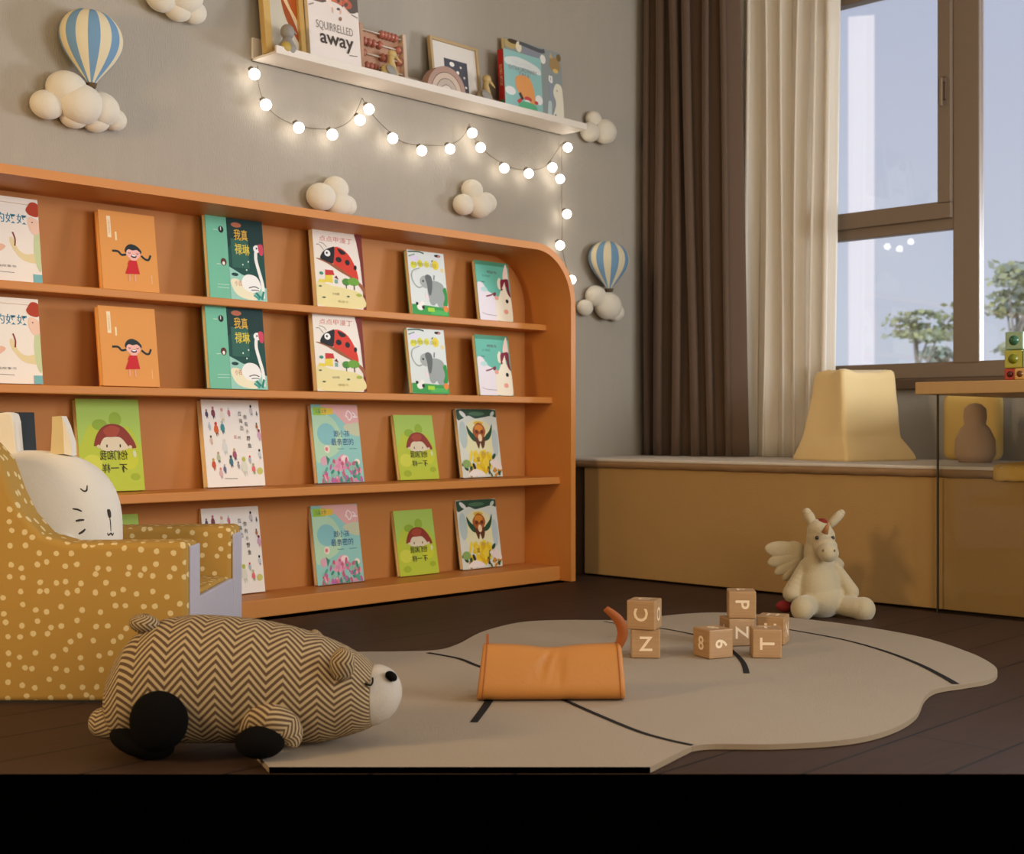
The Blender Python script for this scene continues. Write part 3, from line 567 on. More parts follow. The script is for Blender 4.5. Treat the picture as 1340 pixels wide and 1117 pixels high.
# abacus
m_ab = mat('#b98f74', .5, .05, 20); m_bead = mat('#b06a58', .25, spec=.6); m_rod = mat('#d8cabb', .4)
vv = 3.61; p0 = on_v(474, 60, vv); ww = width_at(474, 535, vv); hh = .198
o = empty('abacus', (p0.x, vv, LT+.003), rot=(-.08, 0, 0))
p = MB(); p.box((0, 0, 0), (.016, .03, hh), m_ab, .002); p.box((ww-.016, 0, 0), (ww, .03, hh), mat('#cdb6a2', .5), .002); p.box((.0, .002, 0), (ww, .028, .012), m_ab, .002)
p.box((.016, .024, .02), (ww-.016, .028, hh-.01), m_ab); p.build('frame', o)
for i, (z, bs) in enumerate([(.18, (.5, .57, .64, .72, .8)), (.138, (.12, .22, .32, .45, .85)), (.095, (.1, .5, .58, .86)), (.05, (.15, .24, .33, .5))]):
    p = MB(); p.tube([(.01, .012, z), (ww-.01, .012, z)], .003, m_rod, 8); p.build('rod', o)
    for b_ in bs:
        p = MB(); p.lathe([(0, -.009), (.011, -.008), (.0155, 0), (.011, .008), (0, .009)], m_bead, 18, mx=Matrix.Translation((b_*ww, .012, z)) @ Matrix.Rotation(PI/2, 4, 'Y')); p.build('bead', o)
tag(o, 'wooden abacus with rosy beads on four rods, standing on the white ledge', 'abacus')
figure('wooden_bird', 510, 3.578, .92, mat('#c2aa72', .5, .05, 20), mat('#c2aa72', .5, .05, 20), 'sandy wooden bird figure in front of the abacus', 1)
# small picture frame with starry print
vv = 3.62; ww = width_at(569, 632, vv); hh = .235
o = empty('framed_print'); m_f2 = mat('#b39a72', .5, .05, 20)
p = MB(); b_ = .012
p.box((0, 0, 0), (b_, .018, hh), m_f2, .001); p.box((ww-b_, 0, 0), (ww, .018, hh), m_f2, .001); p.box((b_, 0, 0), (ww-b_, .018, b_), m_f2, .001); p.box((b_, 0, hh-b_), (ww-b_, .018, hh), m_f2, .001); p.build('frame', o)
p = MB(); p.box((.008, .008, .008), (ww-.008, .014, hh-.008), mat('#d8d2c8', .7))
art(p, [('#4b4b54', 'r', .28, .18, .76, .7), ('#e8e4da', 'e', .44, .62, .05, .04), ('#d8d0c0', 'e', .62, .6, .02, .02), ('#e8e4da', 'e', .55, .5, .03, .03), ('#d8d0c0', 'e', .68, .44, .02, .02), ('#c8b070', 'e', .6, .34, .03, .02), ('#e8e4da', 'e', .7, .28, .02, .02)], ww, hh, y0=.0076); p.build('print', o)
leaner(o, 569, vv, -.12, t=.018); tag(o, 'small wooden frame with a dark starry print, leaning behind the rainbow', 'picture frame')
# rainbow
vv = 3.575; pc = on_v(580, 120, vv); R0 = .098
o = empty('rainbow_stacker', (pc.x, vv, LT+.001))
for i, cc in enumerate(['#a98a7c', '#c7b2a0', '#b9aa9c', '#d6cabb']):
    ro, ri = R0-i*.023, R0-(i+1)*.023+.002
    pr = [(ro*math.cos(PI*k/24), ro*math.sin(PI*k/24)) for k in range(25)]+[(ri*math.cos(PI*k/24), ri*math.sin(PI*k/24)) for k in range(24, -1, -1)]
    n = 25; p = MB(); m_ = mat(cc, .6)
    for y in (-.02, .018): p.add([(a, y, b) for a, b in pr], [[k, k+1, 2*n-2-k, 2*n-1-k] for k in range(n-1)], m_)
    p.add([(a, -.02, b) for a, b in pr]+[(a, .018, b) for a, b in pr], [[k, (k+1) % (2*n), 2*n+(k+1) % (2*n), 2*n+k] for k in range(2*n)], m_)
    p.build('arch', o)
tag(o, 'dusty pink and cream wooden rainbow stacker on the white ledge', 'toy')
figure('wooden_bird', 634, 3.60, 1.0, mat('#a49272', .5, .05, 20), mat('#b79c66', .5, .05, 20), 'brown wooden bird figure to the right of the starry frame', 1)
# animals book and red spined book
vv = 3.63; ww = width_at(665, 739, vv); hh = .315
an = [('#8f9796', 'r', 0, 0, 1, 1), ('#b8a26a', 'e', .1, .93, .12, .06), ('#4a3c30', 'e', .15, .97, .1, .03), ('#e6dcc4', 'e', .24, .92, .05, .07), ('#8b8e9a', 'e', .45, .9, .16, .08), ('#55585c', 'l', [(.25, .98), (.6, .95), (.7, .97)], .05), ('#e8e4dc', 'e', .66, .85, .05, .06), ('#a5885a', 'e', .87, .82, .1, .1), ('#d8b870', 'e', .88, .74, .05, .03), ('#c7a878', 'p', [(.78, .9), (.8, .98), (.84, .9)]), ('#77603c', 'e', .95, .93, .04, .05),
      ('#8f98a8', 'r', .75, .0, .8, .6), ('#e8e4dc', 'l', [(.77, .66), (.76, .6), (.8, .58), (.8, .66)], .03), ('#e2dcc8', 'c', [(.83, .5), (.88, .57), (.96, .56), (.99, .46), (.98, .1), (.78, .06), (.86, .3), (.82, .42)]), ('#3a3a3a', 'e', .89, .48, .01, .008), ('#5d6470', 'p', [(.8, .1), (.84, .17), (.88, .1)]), ('#5d6470', 'r', .9, .09, .93, .13), ('#b9c9c4', 'c', [(.72, .3), (.78, .3), (.76, .1), (.7, .1)])]
o = book('storybook', ww, hh, .02, '#8f9796', '#a88f5c', an, '#e0d0a0'); leaner(o, 665, vv, -.07, t=.02)
tag(o, 'tall grey picture book of animals behind the red spined book', 'book')
vv = 3.585; ww = width_at(664, 713, vv); hh = .245
rb = [('#8fbdb9', 'r', 0, 0, 1, 1), ('#d6dcda', 'c', [(.04, .86), (.4, .92), (.9, .84), (.96, .72), (.6, .76), (.1, .76)]), ('#8a6a7a', 't', 'EXTRAORDINARY', .5, .73, .74, .07), ('#8a6a7a', 't', 'TALE', .52, .655, .3, .05), ('#c8ccd0', 't', 'THE LITTLE', .45, .82, .5, .045), ('#dd9a5c', 'c', [(.32, .6), (.5, .64), (.68, .6), (.78, .4), (.78, .2), (.6, .22), (.34, .36), (.28, .5)]),
      ('#dfe2e0', 'e', .14, .34, .14, .07), ('#e2e4e2', 'e', .9, .3, .1, .08), ('#c24a4a', 'p', [(.3, .2), (.46, .3), (.4, .12)]), ('#4a3e38', 'l', [(.38, .34), (.46, .24)], .07), ('#c24a4a', 'e', .6, .27, .1, .04), ('#e2e4e2', 'e', .58, .22, .08, .03), ('#5fae84', 'c', [(.34, .06), (.36, .16), (.5, .22), (.76, .2), (.84, .14), (.76, .04), (.5, .02)]), ('#c24a4a', 'e', .82, .24, .05, .03)]
r = empty('storybook'); t = .034
c = MB(); mred = mat('#b5261c', .5)
c.box((0, 0, 0), (ww, .002, hh), mat('#8fbdb9', .5), .0006, 1); c.box((0, t-.002, 0), (ww, t, hh), mred, .0006, 1); c.box((0, .001, 0), (.003, t-.001, hh), mred, .0006, 1)
art(c, rb, ww, hh)
vs, fs, gx, gy = text_geo('STORY BOOK')
c.add([(-.0004, t/2+b_/gy*.014, .58*hh-a/gx*hh*.3*1.15) for a, b_ in vs], fs, mat('#e8d0a0', .6)); c.box((-.0005, .006, .02), (.001, t-.006, .045), mat('#2f7a48', .6))
c.build('cover', r)
p = MB(); p.box((.0035, .0022, .003), (ww-.0025, t-.0022, hh-.003), mat('#e6d8b8', .8)); p.build('pages', r)
leaner(r, 662, vv, -.06, t=t); r.location.z = LT+.003; r.rotation_euler = (-.06, 0, .0)
tag(r, 'thick pale teal storybook with a red spine at the right end of the ledge', 'book')
# ================================================================ CLOUDS AND BALLOONS ON THE WALL
m_cl = mat('#d8d0be', .9, .03, 8, .2, 90, sheen=.3)
def cloud(label, balls):
    cx = sum(b[0] for b in balls)/len(balls); cy = sum(b[1] for b in balls)/len(balls)
    p0 = on_v(cx, cy, WA); p = MB()
    for i, (x, y, r_) in enumerate(balls):
        c = on_v(x, y, WA-.05); d = (c-Vector((0, 0, H))).dot(Vector((CN, SN, 0)))
        r = r_*d/F; rd = min(r*.9, .045+.008*(i % 3)); p.ell((c.x-p0.x, -rd-.002, c.z-p0.z), (r*1.28, rd, r*1.06), m_cl)
    o = p.build('cloud_ornament', loc=(p0.x, WA, p0.z)); tag(o, label, 'wall ornament', 'puffy white clouds on the wall'); return o
cloud('puffy cloud ornament under the larger balloon at the upper left', [(64, 136, 18), (88, 116, 22), (104, 136, 25), (132, 142, 21), (153, 155, 14), (100, 150, 16), (128, 155, 16)])
cloud('puffy cloud ornament cut off by the top edge of the photo', [(214, -4, 18), (240, -6, 22), (256, 14, 15), (236, 10, 16)])
cloud('puffy cloud ornament half hidden by the bookcase top', [(422, 257, 17), (442, 246, 15), (444, 265, 16), (456, 268, 13)])
cloud('puffy cloud ornament between string lights and bookcase, right of centre', [(621, 248, 13), (610, 267, 13), (628, 268, 16), (639, 265, 13)])
cloud('puffy cloud ornament at the right end of the white ledge', [(781, 155, 10), (775, 172, 12), (792, 172, 15)])
cloud('puffy cloud ornament under the smaller balloon beside the brown curtain', [(770, 402, 10), (782, 387, 13), (795, 400, 17), (809, 408, 11)])
def balloon(label, cx, y0, y1, half, n=12):
    a, b = on_v(cx, y0, WA-.06), on_v(cx, y1, WA-.06); h = a.z-b.z
    rr = on_v(cx+half, y0, WA-.06).x-a.x
    r = empty('hot_air_balloon', (b.x, WA-.062, b.z))
    prof = []
    for k in range(25):
        t = k/24; z = h*t
        rad = rr*(.12+.88*math.sin(min(1, t/.62)*PI/2)**1.15) if t < .62 else rr*math.sqrt(max(0, 1-((t-.62)/.38)**2))
        prof.append((max(rad, .0005), z))
    blue, cream = mat('#6f93b0', .8, .04, 30), mat('#d8cba8', .8, .03, 30)
    p = MB(); NS = 64
    p.lathe(prof, blue, NS, sy=min(1, .055/rr), matf=lambda i: blue if (i//4) % 2 else cream)
    p.build('envelope', r)
    p = MB(); p.lathe([(0, -.012), (rr*.13, -.012), (rr*.17, .001), (0, .001)], mat('#5c4a34', .8), 20); p.build('basket', r)
    tag(r, label, 'wall ornament', 'striped balloons on the wall'); return r
balloon('larger blue and cream striped hot air balloon at the upper left', 119, 12, 110, 40)
balloon('smaller blue and cream striped hot air balloon beside the brown curtain', 796.5, 315, 378, 23)
# ================================================================ STRING LIGHTS
VW = 3.655
sl = empty('string_lights', on_v(530, 160, VW)); tag(sl, 'string of small glowing round bulbs hanging below the white ledge', 'string lights')
m_wire = mat('#6a6255', .6); m_bulb = mat('#fff5e8', .4, emit=9)
segs = [[(337, 86), (338, 108), (345, 132), (360, 150), (385, 163), (412, 168), (438, 168), (458, 158), (468, 142), (474, 128)],
        [(474, 128), (486, 148), (505, 168), (528, 186), (560, 190), (590, 189), (606, 178), (614, 162)],
        [(614, 162), (624, 186), (645, 206), (672, 220), (700, 222), (715, 216), (727, 200), (735, 188)],
        [(735, 188), (735, 240), (735.5, 290), (736, 325), (742, 352), (749, 372)]]
p = MB()
for s_ in segs: p.tube(crom([on_v(x, y, VW+.02) for x, y in s_], 6), .0013, m_wire, 6)
keep(p.build('wire'), sl)
bulbs = [(333, 97), (348, 137), (391, 167), (435, 176), (471, 157), (483, 143), (514, 181), (552, 197), (589, 195), (618, 174), (629, 193), (660, 220), (692, 227), (723, 219), (743, 193), (733, 234), (742, 280), (733, 321), (748, 366)]
bp = MB(); bp.ell((0, 0, 0), (.0185, .0185, .0185), m_bulb, nu=20, nv=12)
sp = MB(); sp.lathe([(0, 0), (.008, 0), (.009, .012), (0, .014)], m_wire, 12)
b0 = s0 = None
for i, (x, y) in enumerate(bulbs):
    c = on_v(x, y, VW-.008)
    if i == 0: b_ = bp.build('bulb'); s_ = sp.build('socket')
    else: b_ = b0.copy(); s_ = s0.copy(); COL.objects.link(b_); COL.objects.link(s_)
    if i == 0: b0, s0 = b_, s_
    b_.parent = sl; b_.location = c-sl.location
    s_.parent = b_; s_.location = (-.004, .008, .012); s_.rotation_euler = (-.5, -.3, 0)
# ================================================================ CURTAINS
def curtain(name, va, vb, uc, z0, z1, m, amp, folds, label, spread, seed, hemf=None):
    rn = random.Random(seed); n = folds*18; nz = 26
    wd_ = [rn.uniform(.55, 1.6) for _ in range(folds)]; tot = sum(wd_); am = [rn.uniform(.55, 1.25) for _ in range(folds+1)]
    edges = [sum(wd_[:i])/tot for i in range(folds+1)]
    vs = []; fs = []
    for j in range(nz+1):
        t = j/nz; z = z0+(z1-z0)*t; vb_ = vb+spread*t
        for i in range(n+1):
            s = i/n; ki = max(k_ for k_ in range(folds) if edges[k_] <= s+1e-9); fr = (s-edges[ki])/(edges[ki+1]-edges[ki])
            a = am[ki]*(.5+.5*math.cos(PI*fr))+am[ki+1]*(.5-.5*math.cos(PI*fr))
            wv = -math.cos(2*PI*fr); wv = math.copysign(abs(wv)**.8, wv)
            u = uc-amp*(.55+.55*wv*a*(1-.15*t))-.004*math.sin(9*s+5*t+seed)
            drift = .012*math.sin(3*t+ki*1.7)*math.sin(PI*s)
            v = va+(vb_-va)*s+amp*.3*math.sin(4*PI*fr)*a+drift
            vs.append((u, v, z))
    for j in range(nz):
        for i in range(n): a = j*(n+1)+i; fs.append([a, a+1, a+n+2, a+n+1])
    p = MB(); p.add(vs, fs, m, True); o = p.build(name)
    md = o.modifiers.new('s', 'SOLIDIFY'); md.thickness = .003
    tag(o, label, 'curtain'); return o
m_brown = mat('#5f4c3e', .8, .06, 12, .15, 300, sheen=.2)
m_sheer, nt, B, N, L = nodes('cream_sheer')
nt.nodes.remove(B)
df = N('ShaderNodeBsdfDiffuse'); df.inputs[0].default_value = rgb('#faf5ec'); tl_ = N('ShaderNodeBsdfTranslucent'); tl_.inputs[0].default_value = rgb('#fbf6ec')
mx = N('ShaderNodeMixShader'); mx.inputs[0].default_value = .5; L(df.outputs[0], mx.inputs[1]); L(tl_.outputs[0], mx.inputs[2]); L(mx.outputs[0], nt.nodes['Material Output'].inputs[0])
curtain('curtain', 3.66, 3.135, 4.70, BZ+.004, 2.68, m_brown, .085, 6, 'heavy brown curtain hanging in the corner of the room', .055, 5)
curtain('sheer_curtain', 3.27, 2.775, 4.765, BZ+.004, 2.68, m_sheer, .045, 7, 'cream sheer curtain beside the brown curtain', -.03, 11)
# ================================================================ CUSHION ON THE BENCH
m_cush = mat('#e6cd98', .9, .03, 10, .25, 240, sheen=.3)
PH = math.radians(28); D = 4.80
base = cam2w((1107-CX)/F*D, D, BZ+.002); rings = []
# (px of near corner, near corner distance, height, width, depth)
for pxn, dn_, z, w_, d_ in [(1107, 4.80, 0, .35, .30), (1107, 4.80, .010, .355, .304), (1107, 4.80, .03, .34, .288), (1106, 4.80, .06, .312, .262), (1105, 4.81, .086, .286, .242), (1105, 4.815, .10, .282, .235), (1104, 4.82, .15, .279, .216), (1104, 4.84, .2, .276, .198), (1103, 4.85, .25, .272, .18), (1102, 4.86, .30, .268, .16), (1102, 4.86, .322, .262, .146), (1102, 4.87, .328, .25, .125), (1102, 4.88, .33, .22, .08)]:
    c0_ = cam2w((pxn-CX)/F*dn_, dn_, BZ+.002+z)-base; ring = []; nseg = 10
    rr = .016 if z < .3 else .012; nseg = 7
    ccs = [(rr, rr, PI), (w_-rr, rr, 1.5*PI), (w_-rr, d_-rr, 0), (rr, d_-rr, .5*PI)]; a_ = YAW+PH
    P_ = []
    for q_ in range(4):
        x_, y_, a0 = ccs[q_]; x2, y2, a2 = ccs[(q_+1) % 4]
        for k in range(5): t = a0+PI/2*k/4; P_.append((x_+rr*math.cos(t), y_+rr*math.sin(t), 1))
        e_ = (P_[-1][0], P_[-1][1]); f0 = (x2+rr*math.cos(a2), y2+rr*math.sin(a2))
        for k in range(1, 8): t = k/8; P_.append((e_[0]+(f0[0]-e_[0])*t, e_[1]+(f0[1]-e_[1])*t, 1-math.sin(PI*t)))
    for x_, y_, cf_ in P_:
        bow = 1-cf_; ix, iy = w_/2-x_, d_/2-y_; x_ += ix*.06*bow*(1 if z > .06 else -.2); y_ += iy*.06*bow*(1 if z > .06 else -.2)
        zz = (.010*cf_ if z > .28 else 0)+(.003*math.sin(x_*60+y_*40) if z > .28 else 0)
        ring.append(Vector((x_*math.cos(a_)-y_*math.sin(a_), x_*math.sin(a_)+y_*math.cos(a_), zz))+c0_)
    rings.append(ring)
p = MB(); p.loft(rings, m_cush); o = p.build('backrest_cushion', loc=base)
tag(o, 'pale yellow wedge backrest cushion standing on the window bench', 'cushion')
# shapes added to mimic reflections in the glass side of the desk
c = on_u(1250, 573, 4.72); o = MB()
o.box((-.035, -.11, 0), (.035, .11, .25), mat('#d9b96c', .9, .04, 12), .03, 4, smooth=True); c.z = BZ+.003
o = o.build('cushion', loc=(4.775, c.y-.045, BZ+.004)); tag(o, 'yellow cushion shape added to mimic a reflection in the glass side of the desk', 'cushion')  # cushion form standing in for a yellow reflection
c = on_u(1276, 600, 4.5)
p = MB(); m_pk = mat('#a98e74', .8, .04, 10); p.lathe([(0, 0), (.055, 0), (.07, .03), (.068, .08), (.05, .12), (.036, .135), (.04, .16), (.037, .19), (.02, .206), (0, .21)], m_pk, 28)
o = p.build('reflection_figure', loc=(4.5, c.y, BZ+.003)); tag(o, 'rounded pinkish brown shape added to mimic a reflection in the desk glass', 'toy')
# yellow drape over the bench edge, added to mimic a reflection
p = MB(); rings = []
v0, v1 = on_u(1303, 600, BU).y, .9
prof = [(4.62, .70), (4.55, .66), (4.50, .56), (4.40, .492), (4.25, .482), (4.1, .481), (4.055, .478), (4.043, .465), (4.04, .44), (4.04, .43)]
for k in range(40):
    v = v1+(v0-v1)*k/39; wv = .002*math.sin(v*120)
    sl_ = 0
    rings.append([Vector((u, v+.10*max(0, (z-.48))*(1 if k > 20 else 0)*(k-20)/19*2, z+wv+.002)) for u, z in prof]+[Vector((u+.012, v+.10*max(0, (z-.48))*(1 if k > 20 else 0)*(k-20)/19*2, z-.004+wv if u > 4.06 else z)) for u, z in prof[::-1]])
p.loft(rings, mat('#cfa95a', .9, .04, 30)); o = p.build('reflection_drape'); tag(o, 'yellow drape over the bench edge added to mimic a reflection in the glass', 'reflection_shape')
# ================================================================ TOY BLOCKS ON THE DESK
def gem(px0, py1, col, col2, label, dz, size=.057, dv=0, u=4.045):
    c = on_u(px0, py1, u); r = empty('stacking_block', (u+size/2, c.y-size/2+dv, .746+dz))
    p = MB(); h2 = size/2; m_ = mat(col, .3, spec=.5)
    p.box((-h2, -h2, 0), (h2, h2, size-.001), m_, .004, 2); p.build('block', r)
    p = MB()
    p.lathe([(0, -.001), (size*.24, -.001), (size*.27, .001), (0, .001)], mat(col2, .15, spec=.7), 24, mx=Matrix.Translation((-h2-.0003, 0, size/2)) @ Matrix.Rotation(-PI/2, 4, 'Y'))
    p.lathe([(0, -.001), (size*.24, -.001), (size*.27, .001), (0, .001)], mat(col2, .15, spec=.7), 24, mx=Matrix.Translation((0, h2+.0003, size/2)) @ Matrix.Rotation(PI/2, 4, 'X'))
    p.build('round_inset', r); tag(r, label, 'toy', 'coloured blocks stacked on the desk'); return r
gem(1314, 497, '#b3332c', '#5a1410', 'red toy block at the bottom of the stack on the desk', 0, .037, 0, 4.045)
gem(1327, 497, '#c99a55', '#6a3c10', 'orange-tan toy block beside the red one on the desk', 0, .037, 0, 4.03)
gem(1314, 480, '#a8a63e', '#7c8418', 'yellow green toy block in the middle of the stack on the desk', .0375)
gem(1315, 455, '#8aa888', '#2f6a50', 'pale green toy block on top of the stack on the desk', .095)
gem(1338, 455, '#9bbf9a', '#3f8a6a', 'mint toy block at the right edge of the photo on the desk', .0375)
# ================================================================ RUG
rug_px = [(905, 976), (935, 973), (1020, 973), (1110, 967), (1165, 954), (1198, 935), (1210, 912), (1226, 901), (1262, 895), (1294, 889), (1305, 880), (1299, 869), (1268, 853), (1205, 833), (1120, 818), (1040, 808), (985, 803), (930, 801), (872, 805),
          (835, 811), (790, 811), (730, 811), (680, 814), (632, 826), (600, 842), (572, 850), (520, 852), (450, 854), (400, 870), (340, 900), (316, 940), (326, 975)]
RZ = .0115
rp = [on_z(x, y, RZ) for x, y in rug_px]
sm = crom(rp, 6)
e0 = cam2w((352-CX)/F*2.2868, 2.2868, RZ); e1 = cam2w((851-CX)/F*2.2868, 2.2868, RZ)
loopp = sm+[e0, e1]
c0 = Vector((sum(v.x for v in loopp)/len(loopp), sum(v.y for v in loopp)/len(loopp), 0))
m_rug = mat('#a09382', .95, .035, 5, .25, 300)
m_redge = mat('#8d7c66', .95)
m_line = mat('#0d0b0a', .9)
p = MB(); n = len(loopp)
top = [Vector((v.x, v.y, RZ))-c0 for v in loopp]; bot = [Vector((v.x, v.y, .0012))-c0 for v in loopp]
p.add(top, [list(range(n))], m_rug)
p.add(bot, [list(range(n))[::-1]], m_redge)
sd = [[i, (i+1) % n, n+(i+1) % n, n+i] for i in range(n)]
p.add(top+bot, [f_ for i, f_ in enumerate(sd) if i != n-2], m_redge); p.add(top+bot, [sd[n-2]], m_black)
def rline(pts, w0, w1):
    c = crom([on_z(x, y, RZ) for x, y in pts], 8); vs = []; m_ = len(c)
    for s_ in (1, -1):
        for i, q in enumerate(c):
            d = (c[min(i+1, m_-1)]-c[max(i-1, 0)]).normalized(); wd = w0+(w1-w0)*i/(m_-1)
            vs.append(Vector((q.x-d.y*s_*wd/2, q.y+d.x*s_*wd/2, RZ+.0008))-c0)
    p.add(vs, [[i, i+1, m_+i+1, m_+i] for i in range(m_-1)], m_line)
rline([(560, 854), (598, 861), (622, 870), (660, 884), (720, 908), (770, 930), (830, 955), (870, 967), (906, 975)], .014, .012)
rline([(642, 914), (632, 929), (620, 945)], .018, .016)
rline([(790, 813), (815, 817), (865, 822), (915, 832), (945, 843), (962, 855), (973, 868), (977, 881)], .007, .015)
rline([(1005, 819), (1035, 824), (1100, 836), (1155, 851), (1200, 868), (1232, 884), (1251, 895)], .008, .018)
o = p.build('rug', loc=c0); tag(o, 'large cream cloud shaped rug with black curved lines on the floor', 'rug')
# ================================================================ LETTER BLOCKS
mwb, nt, B, N, L = nodes('beech_wood')
tc = N('ShaderNodeTexCoord'); mp = N('ShaderNodeMapping'); mp.inputs['Scale'].default_value = (4, 4, 60); L(tc.outputs['Object'], mp.inputs[0])
nz = N('ShaderNodeTexNoise'); nz.inputs['Scale'].default_value = 3; nz.inputs['Detail'].default_value = 5; L(mp.outputs[0], nz.inputs[0])
L(mixc(nt, nz.outputs['Fac'], rgb('#94704a'), rgb('#b8946a')), B.inputs['Base Color']); B.inputs['Roughness'].default_value = .5
m_let = mat('#ead4b4', .6)
def lblock(px, py, size, rz, front, left=None, right=None, zb=RZ+.001, rots=None, label='', frot=-90, depth=None):
    """px, py: bottom centre of the block's front face; letters on the faces"""
    if depth is None: c = on_z(px, py, zb)
    else: c = cam2w((px-CX)/F*depth, depth, zb)
    a = YAW+math.radians(rz)
    off = Vector((-math.sin(a), math.cos(a), 0))*size/2
    r = empty('letter_block', (c.x+off.x, c.y+off.y, zb), a)
    p = MB(); h2 = size/2
    p.box((-h2, -h2, 0), (h2, h2, size-.0006), mwb, .003, 2); p.build('block', r)
    for ch, face, ro in ((front, 0, frot), (right, 90, 0 if not rots else rots), (left, -90, 0), (left or front, 'top', 0)):
        if not ch: continue
        vs, fs, gx, gy = text_geo(ch, bold=True); sc = size*.5/max(gx, gy)
        pts = []
        for x, y in vs:
            x, y = x*sc, y*sc; ca, sa = math.cos(math.radians(ro)), math.sin(math.radians(ro)); x, y = x*ca-y*sa, x*sa+y*ca
            if face == 'top': q = Vector((x, y, size/1))
            else: q = Matrix.Rotation(math.radians(face), 3, 'Z') @ Vector((x, -h2-.0004, size/2+y))
            pts.append(q)
        p = MB(); p.add(pts, fs, m_let); p.build('letter', r, recalc=False)
    tag(r, label, 'toy block', 'wooden letter blocks on the rug'); return r
B1 = .0735
lblock(845, 861, B1, -4, 'Z', '2', None, label='lettered block Z under the block C on the rug', frot=0)
dp = (on_z(845, 861, RZ).dot(Vector((CN, SN, 0))))
lblock(838.5, 820, .074, -20, 'C', None, 'O', zb=RZ+B1+.001, label='lettered block C on top of its two block stack', frot=90, depth=dp-.012)
lblock(944, 861, B1, 27, '6', '8', None, label='lettered block 6 at the left of the block cluster', frot=-90)
lblock(971, 845, B1, 12, 'Z', 'A', None, label='lettered block Z under the block P in the cluster', frot=-90)
dp = (on_z(971, 845, RZ).dot(Vector((CN, SN, 0))))
lblock(971.5, 808, .0735, -5, 'P', None, 'I', zb=RZ+B1+.001, label='lettered block P on top of the block cluster', frot=-90, depth=dp-.004)
lblock(1004, 861, B1, -4, 'T', None, 'E', label='lettered block T at the front right of the cluster', frot=90)
lblock(1008, 843, .076, -22, 'H', None, 'N', label='lettered block N behind the block T', frot=0)
# ================================================================ PENCIL CASE
m_pc = mat('#b97d3e', .5, .05, 8, .12, 120, spec=.35)
m_pcs = mat('#a05a2e', .55, .05, 20)
c0 = cam2w((720-CX)/F*2.87, 2.87, RZ+.001); rt = empty('pencil_case', c0, YAW+math.radians(1.5))
tag(rt, 'orange leather pencil case with zip pulls lying on the rug', 'pencil case')
Lc = .318; rings = []; nst = 64; ns = 44
rn = random.Random(2)
for i in range(nst+1):
    t = i/nst; x = -Lc/2+Lc*t
    ed = min(t, 1-t)
    ring = []
    hh = .118-.004*math.sin(PI*t); wb = .062; wt = .03
    tap = 1 if ed > .012 else .965
    for k in range(ns):
        a = 2*PI*k/ns
        y = math.cos(a); z = math.sin(a)
        yy = math.copysign(abs(y)**.62, y); zz = math.copysign(abs(z)**.62, z)
        wd = wb+(wt-wb)*(zz*.5+.5)**1.2
        py, pz = yy*wd, hh*(zz*.5+.5)
        # creases pulled in at the middle of the front
        gx = math.exp(-((x-.0)/.035)**2)
        if y < 0 and z > -.5:
            cr = 0
            for (cx_, cz_, an, am_, wd_) in ((-.012, .085, 1.1, .007, .007), (.008, .078, 1.25, .006, .006), (-.03, .07, .8, .004, .006), (.02, .07, 1.4, .005, .007)):
                dx, dz = x-cx_, pz-cz_; dd = abs(dx*math.sin(an)-dz*math.cos(an)); dl = dx*math.cos(an)+dz*math.sin(an)
                cr += am_*math.exp(-(dd/wd_)**2)*math.exp(-(dl/.03)**2)
            py += cr
        pz -= .006*math.exp(-((x+.0)/.045)**2)*max(0, z)
        zf = pz/.118; ring.append(Vector((x*(1-(.085 if x < 0 else .04)*zf*(abs(x)/(Lc/2))), py*tap, pz*tap)))
    rings.append(ring)
p = MB(); p.loft(rings, m_pc); p.build('body', rt)
p = MB()
for sx in (-1, 1):
    ring = [Vector((q.x, q.y*1.006, q.z*1.0+.0006)) for q in rings[2 if sx < 0 else nst-2]]
    p.tube(ring+[ring[0]], .0013, m_pcs, 6)
p.build('piping', rt)
p = MB()                                # zip pulls
pts = crom([(Lc/2-.012, 0, .108), (Lc/2-.002, -.005, .14), (Lc/2-.012, -.01, .17), (Lc/2-.04, -.012, .195)], 6)
vs = []
for i, q in enumerate(pts):
    wd = .009+.006*math.sin(PI*i/(len(pts)-1)); dd_ = (pts[min(i+1, len(pts)-1)]-pts[max(i-1, 0)]).normalized(); nx_ = Vector((dd_.z, 0, -dd_.x))*wd*.75; yy_ = Vector((0, wd*.5, 0)); th_ = Vector((.0005, -.0025, 0)); vs += [q-nx_+yy_, q+nx_-yy_, q+nx_-yy_+th_, q-nx_+yy_+th_]
fs = []
for i in range(len(pts)-1):
    for k in range(4): fs.append([i*4+k, i*4+(k+1) % 4, (i+1)*4+(k+1) % 4, (i+1)*4+k])
fs += [[0, 1, 2, 3], [len(vs)-4+k for k in range(4)]]
p.add(vs, fs, m_pcs, True)
p.build('strap', rt)
p = MB(); p.box((-Lc/2+.02, -.006, .112), (-Lc/2+.026, .006, .138), m_pcs, .001); p.build('strap', rt)
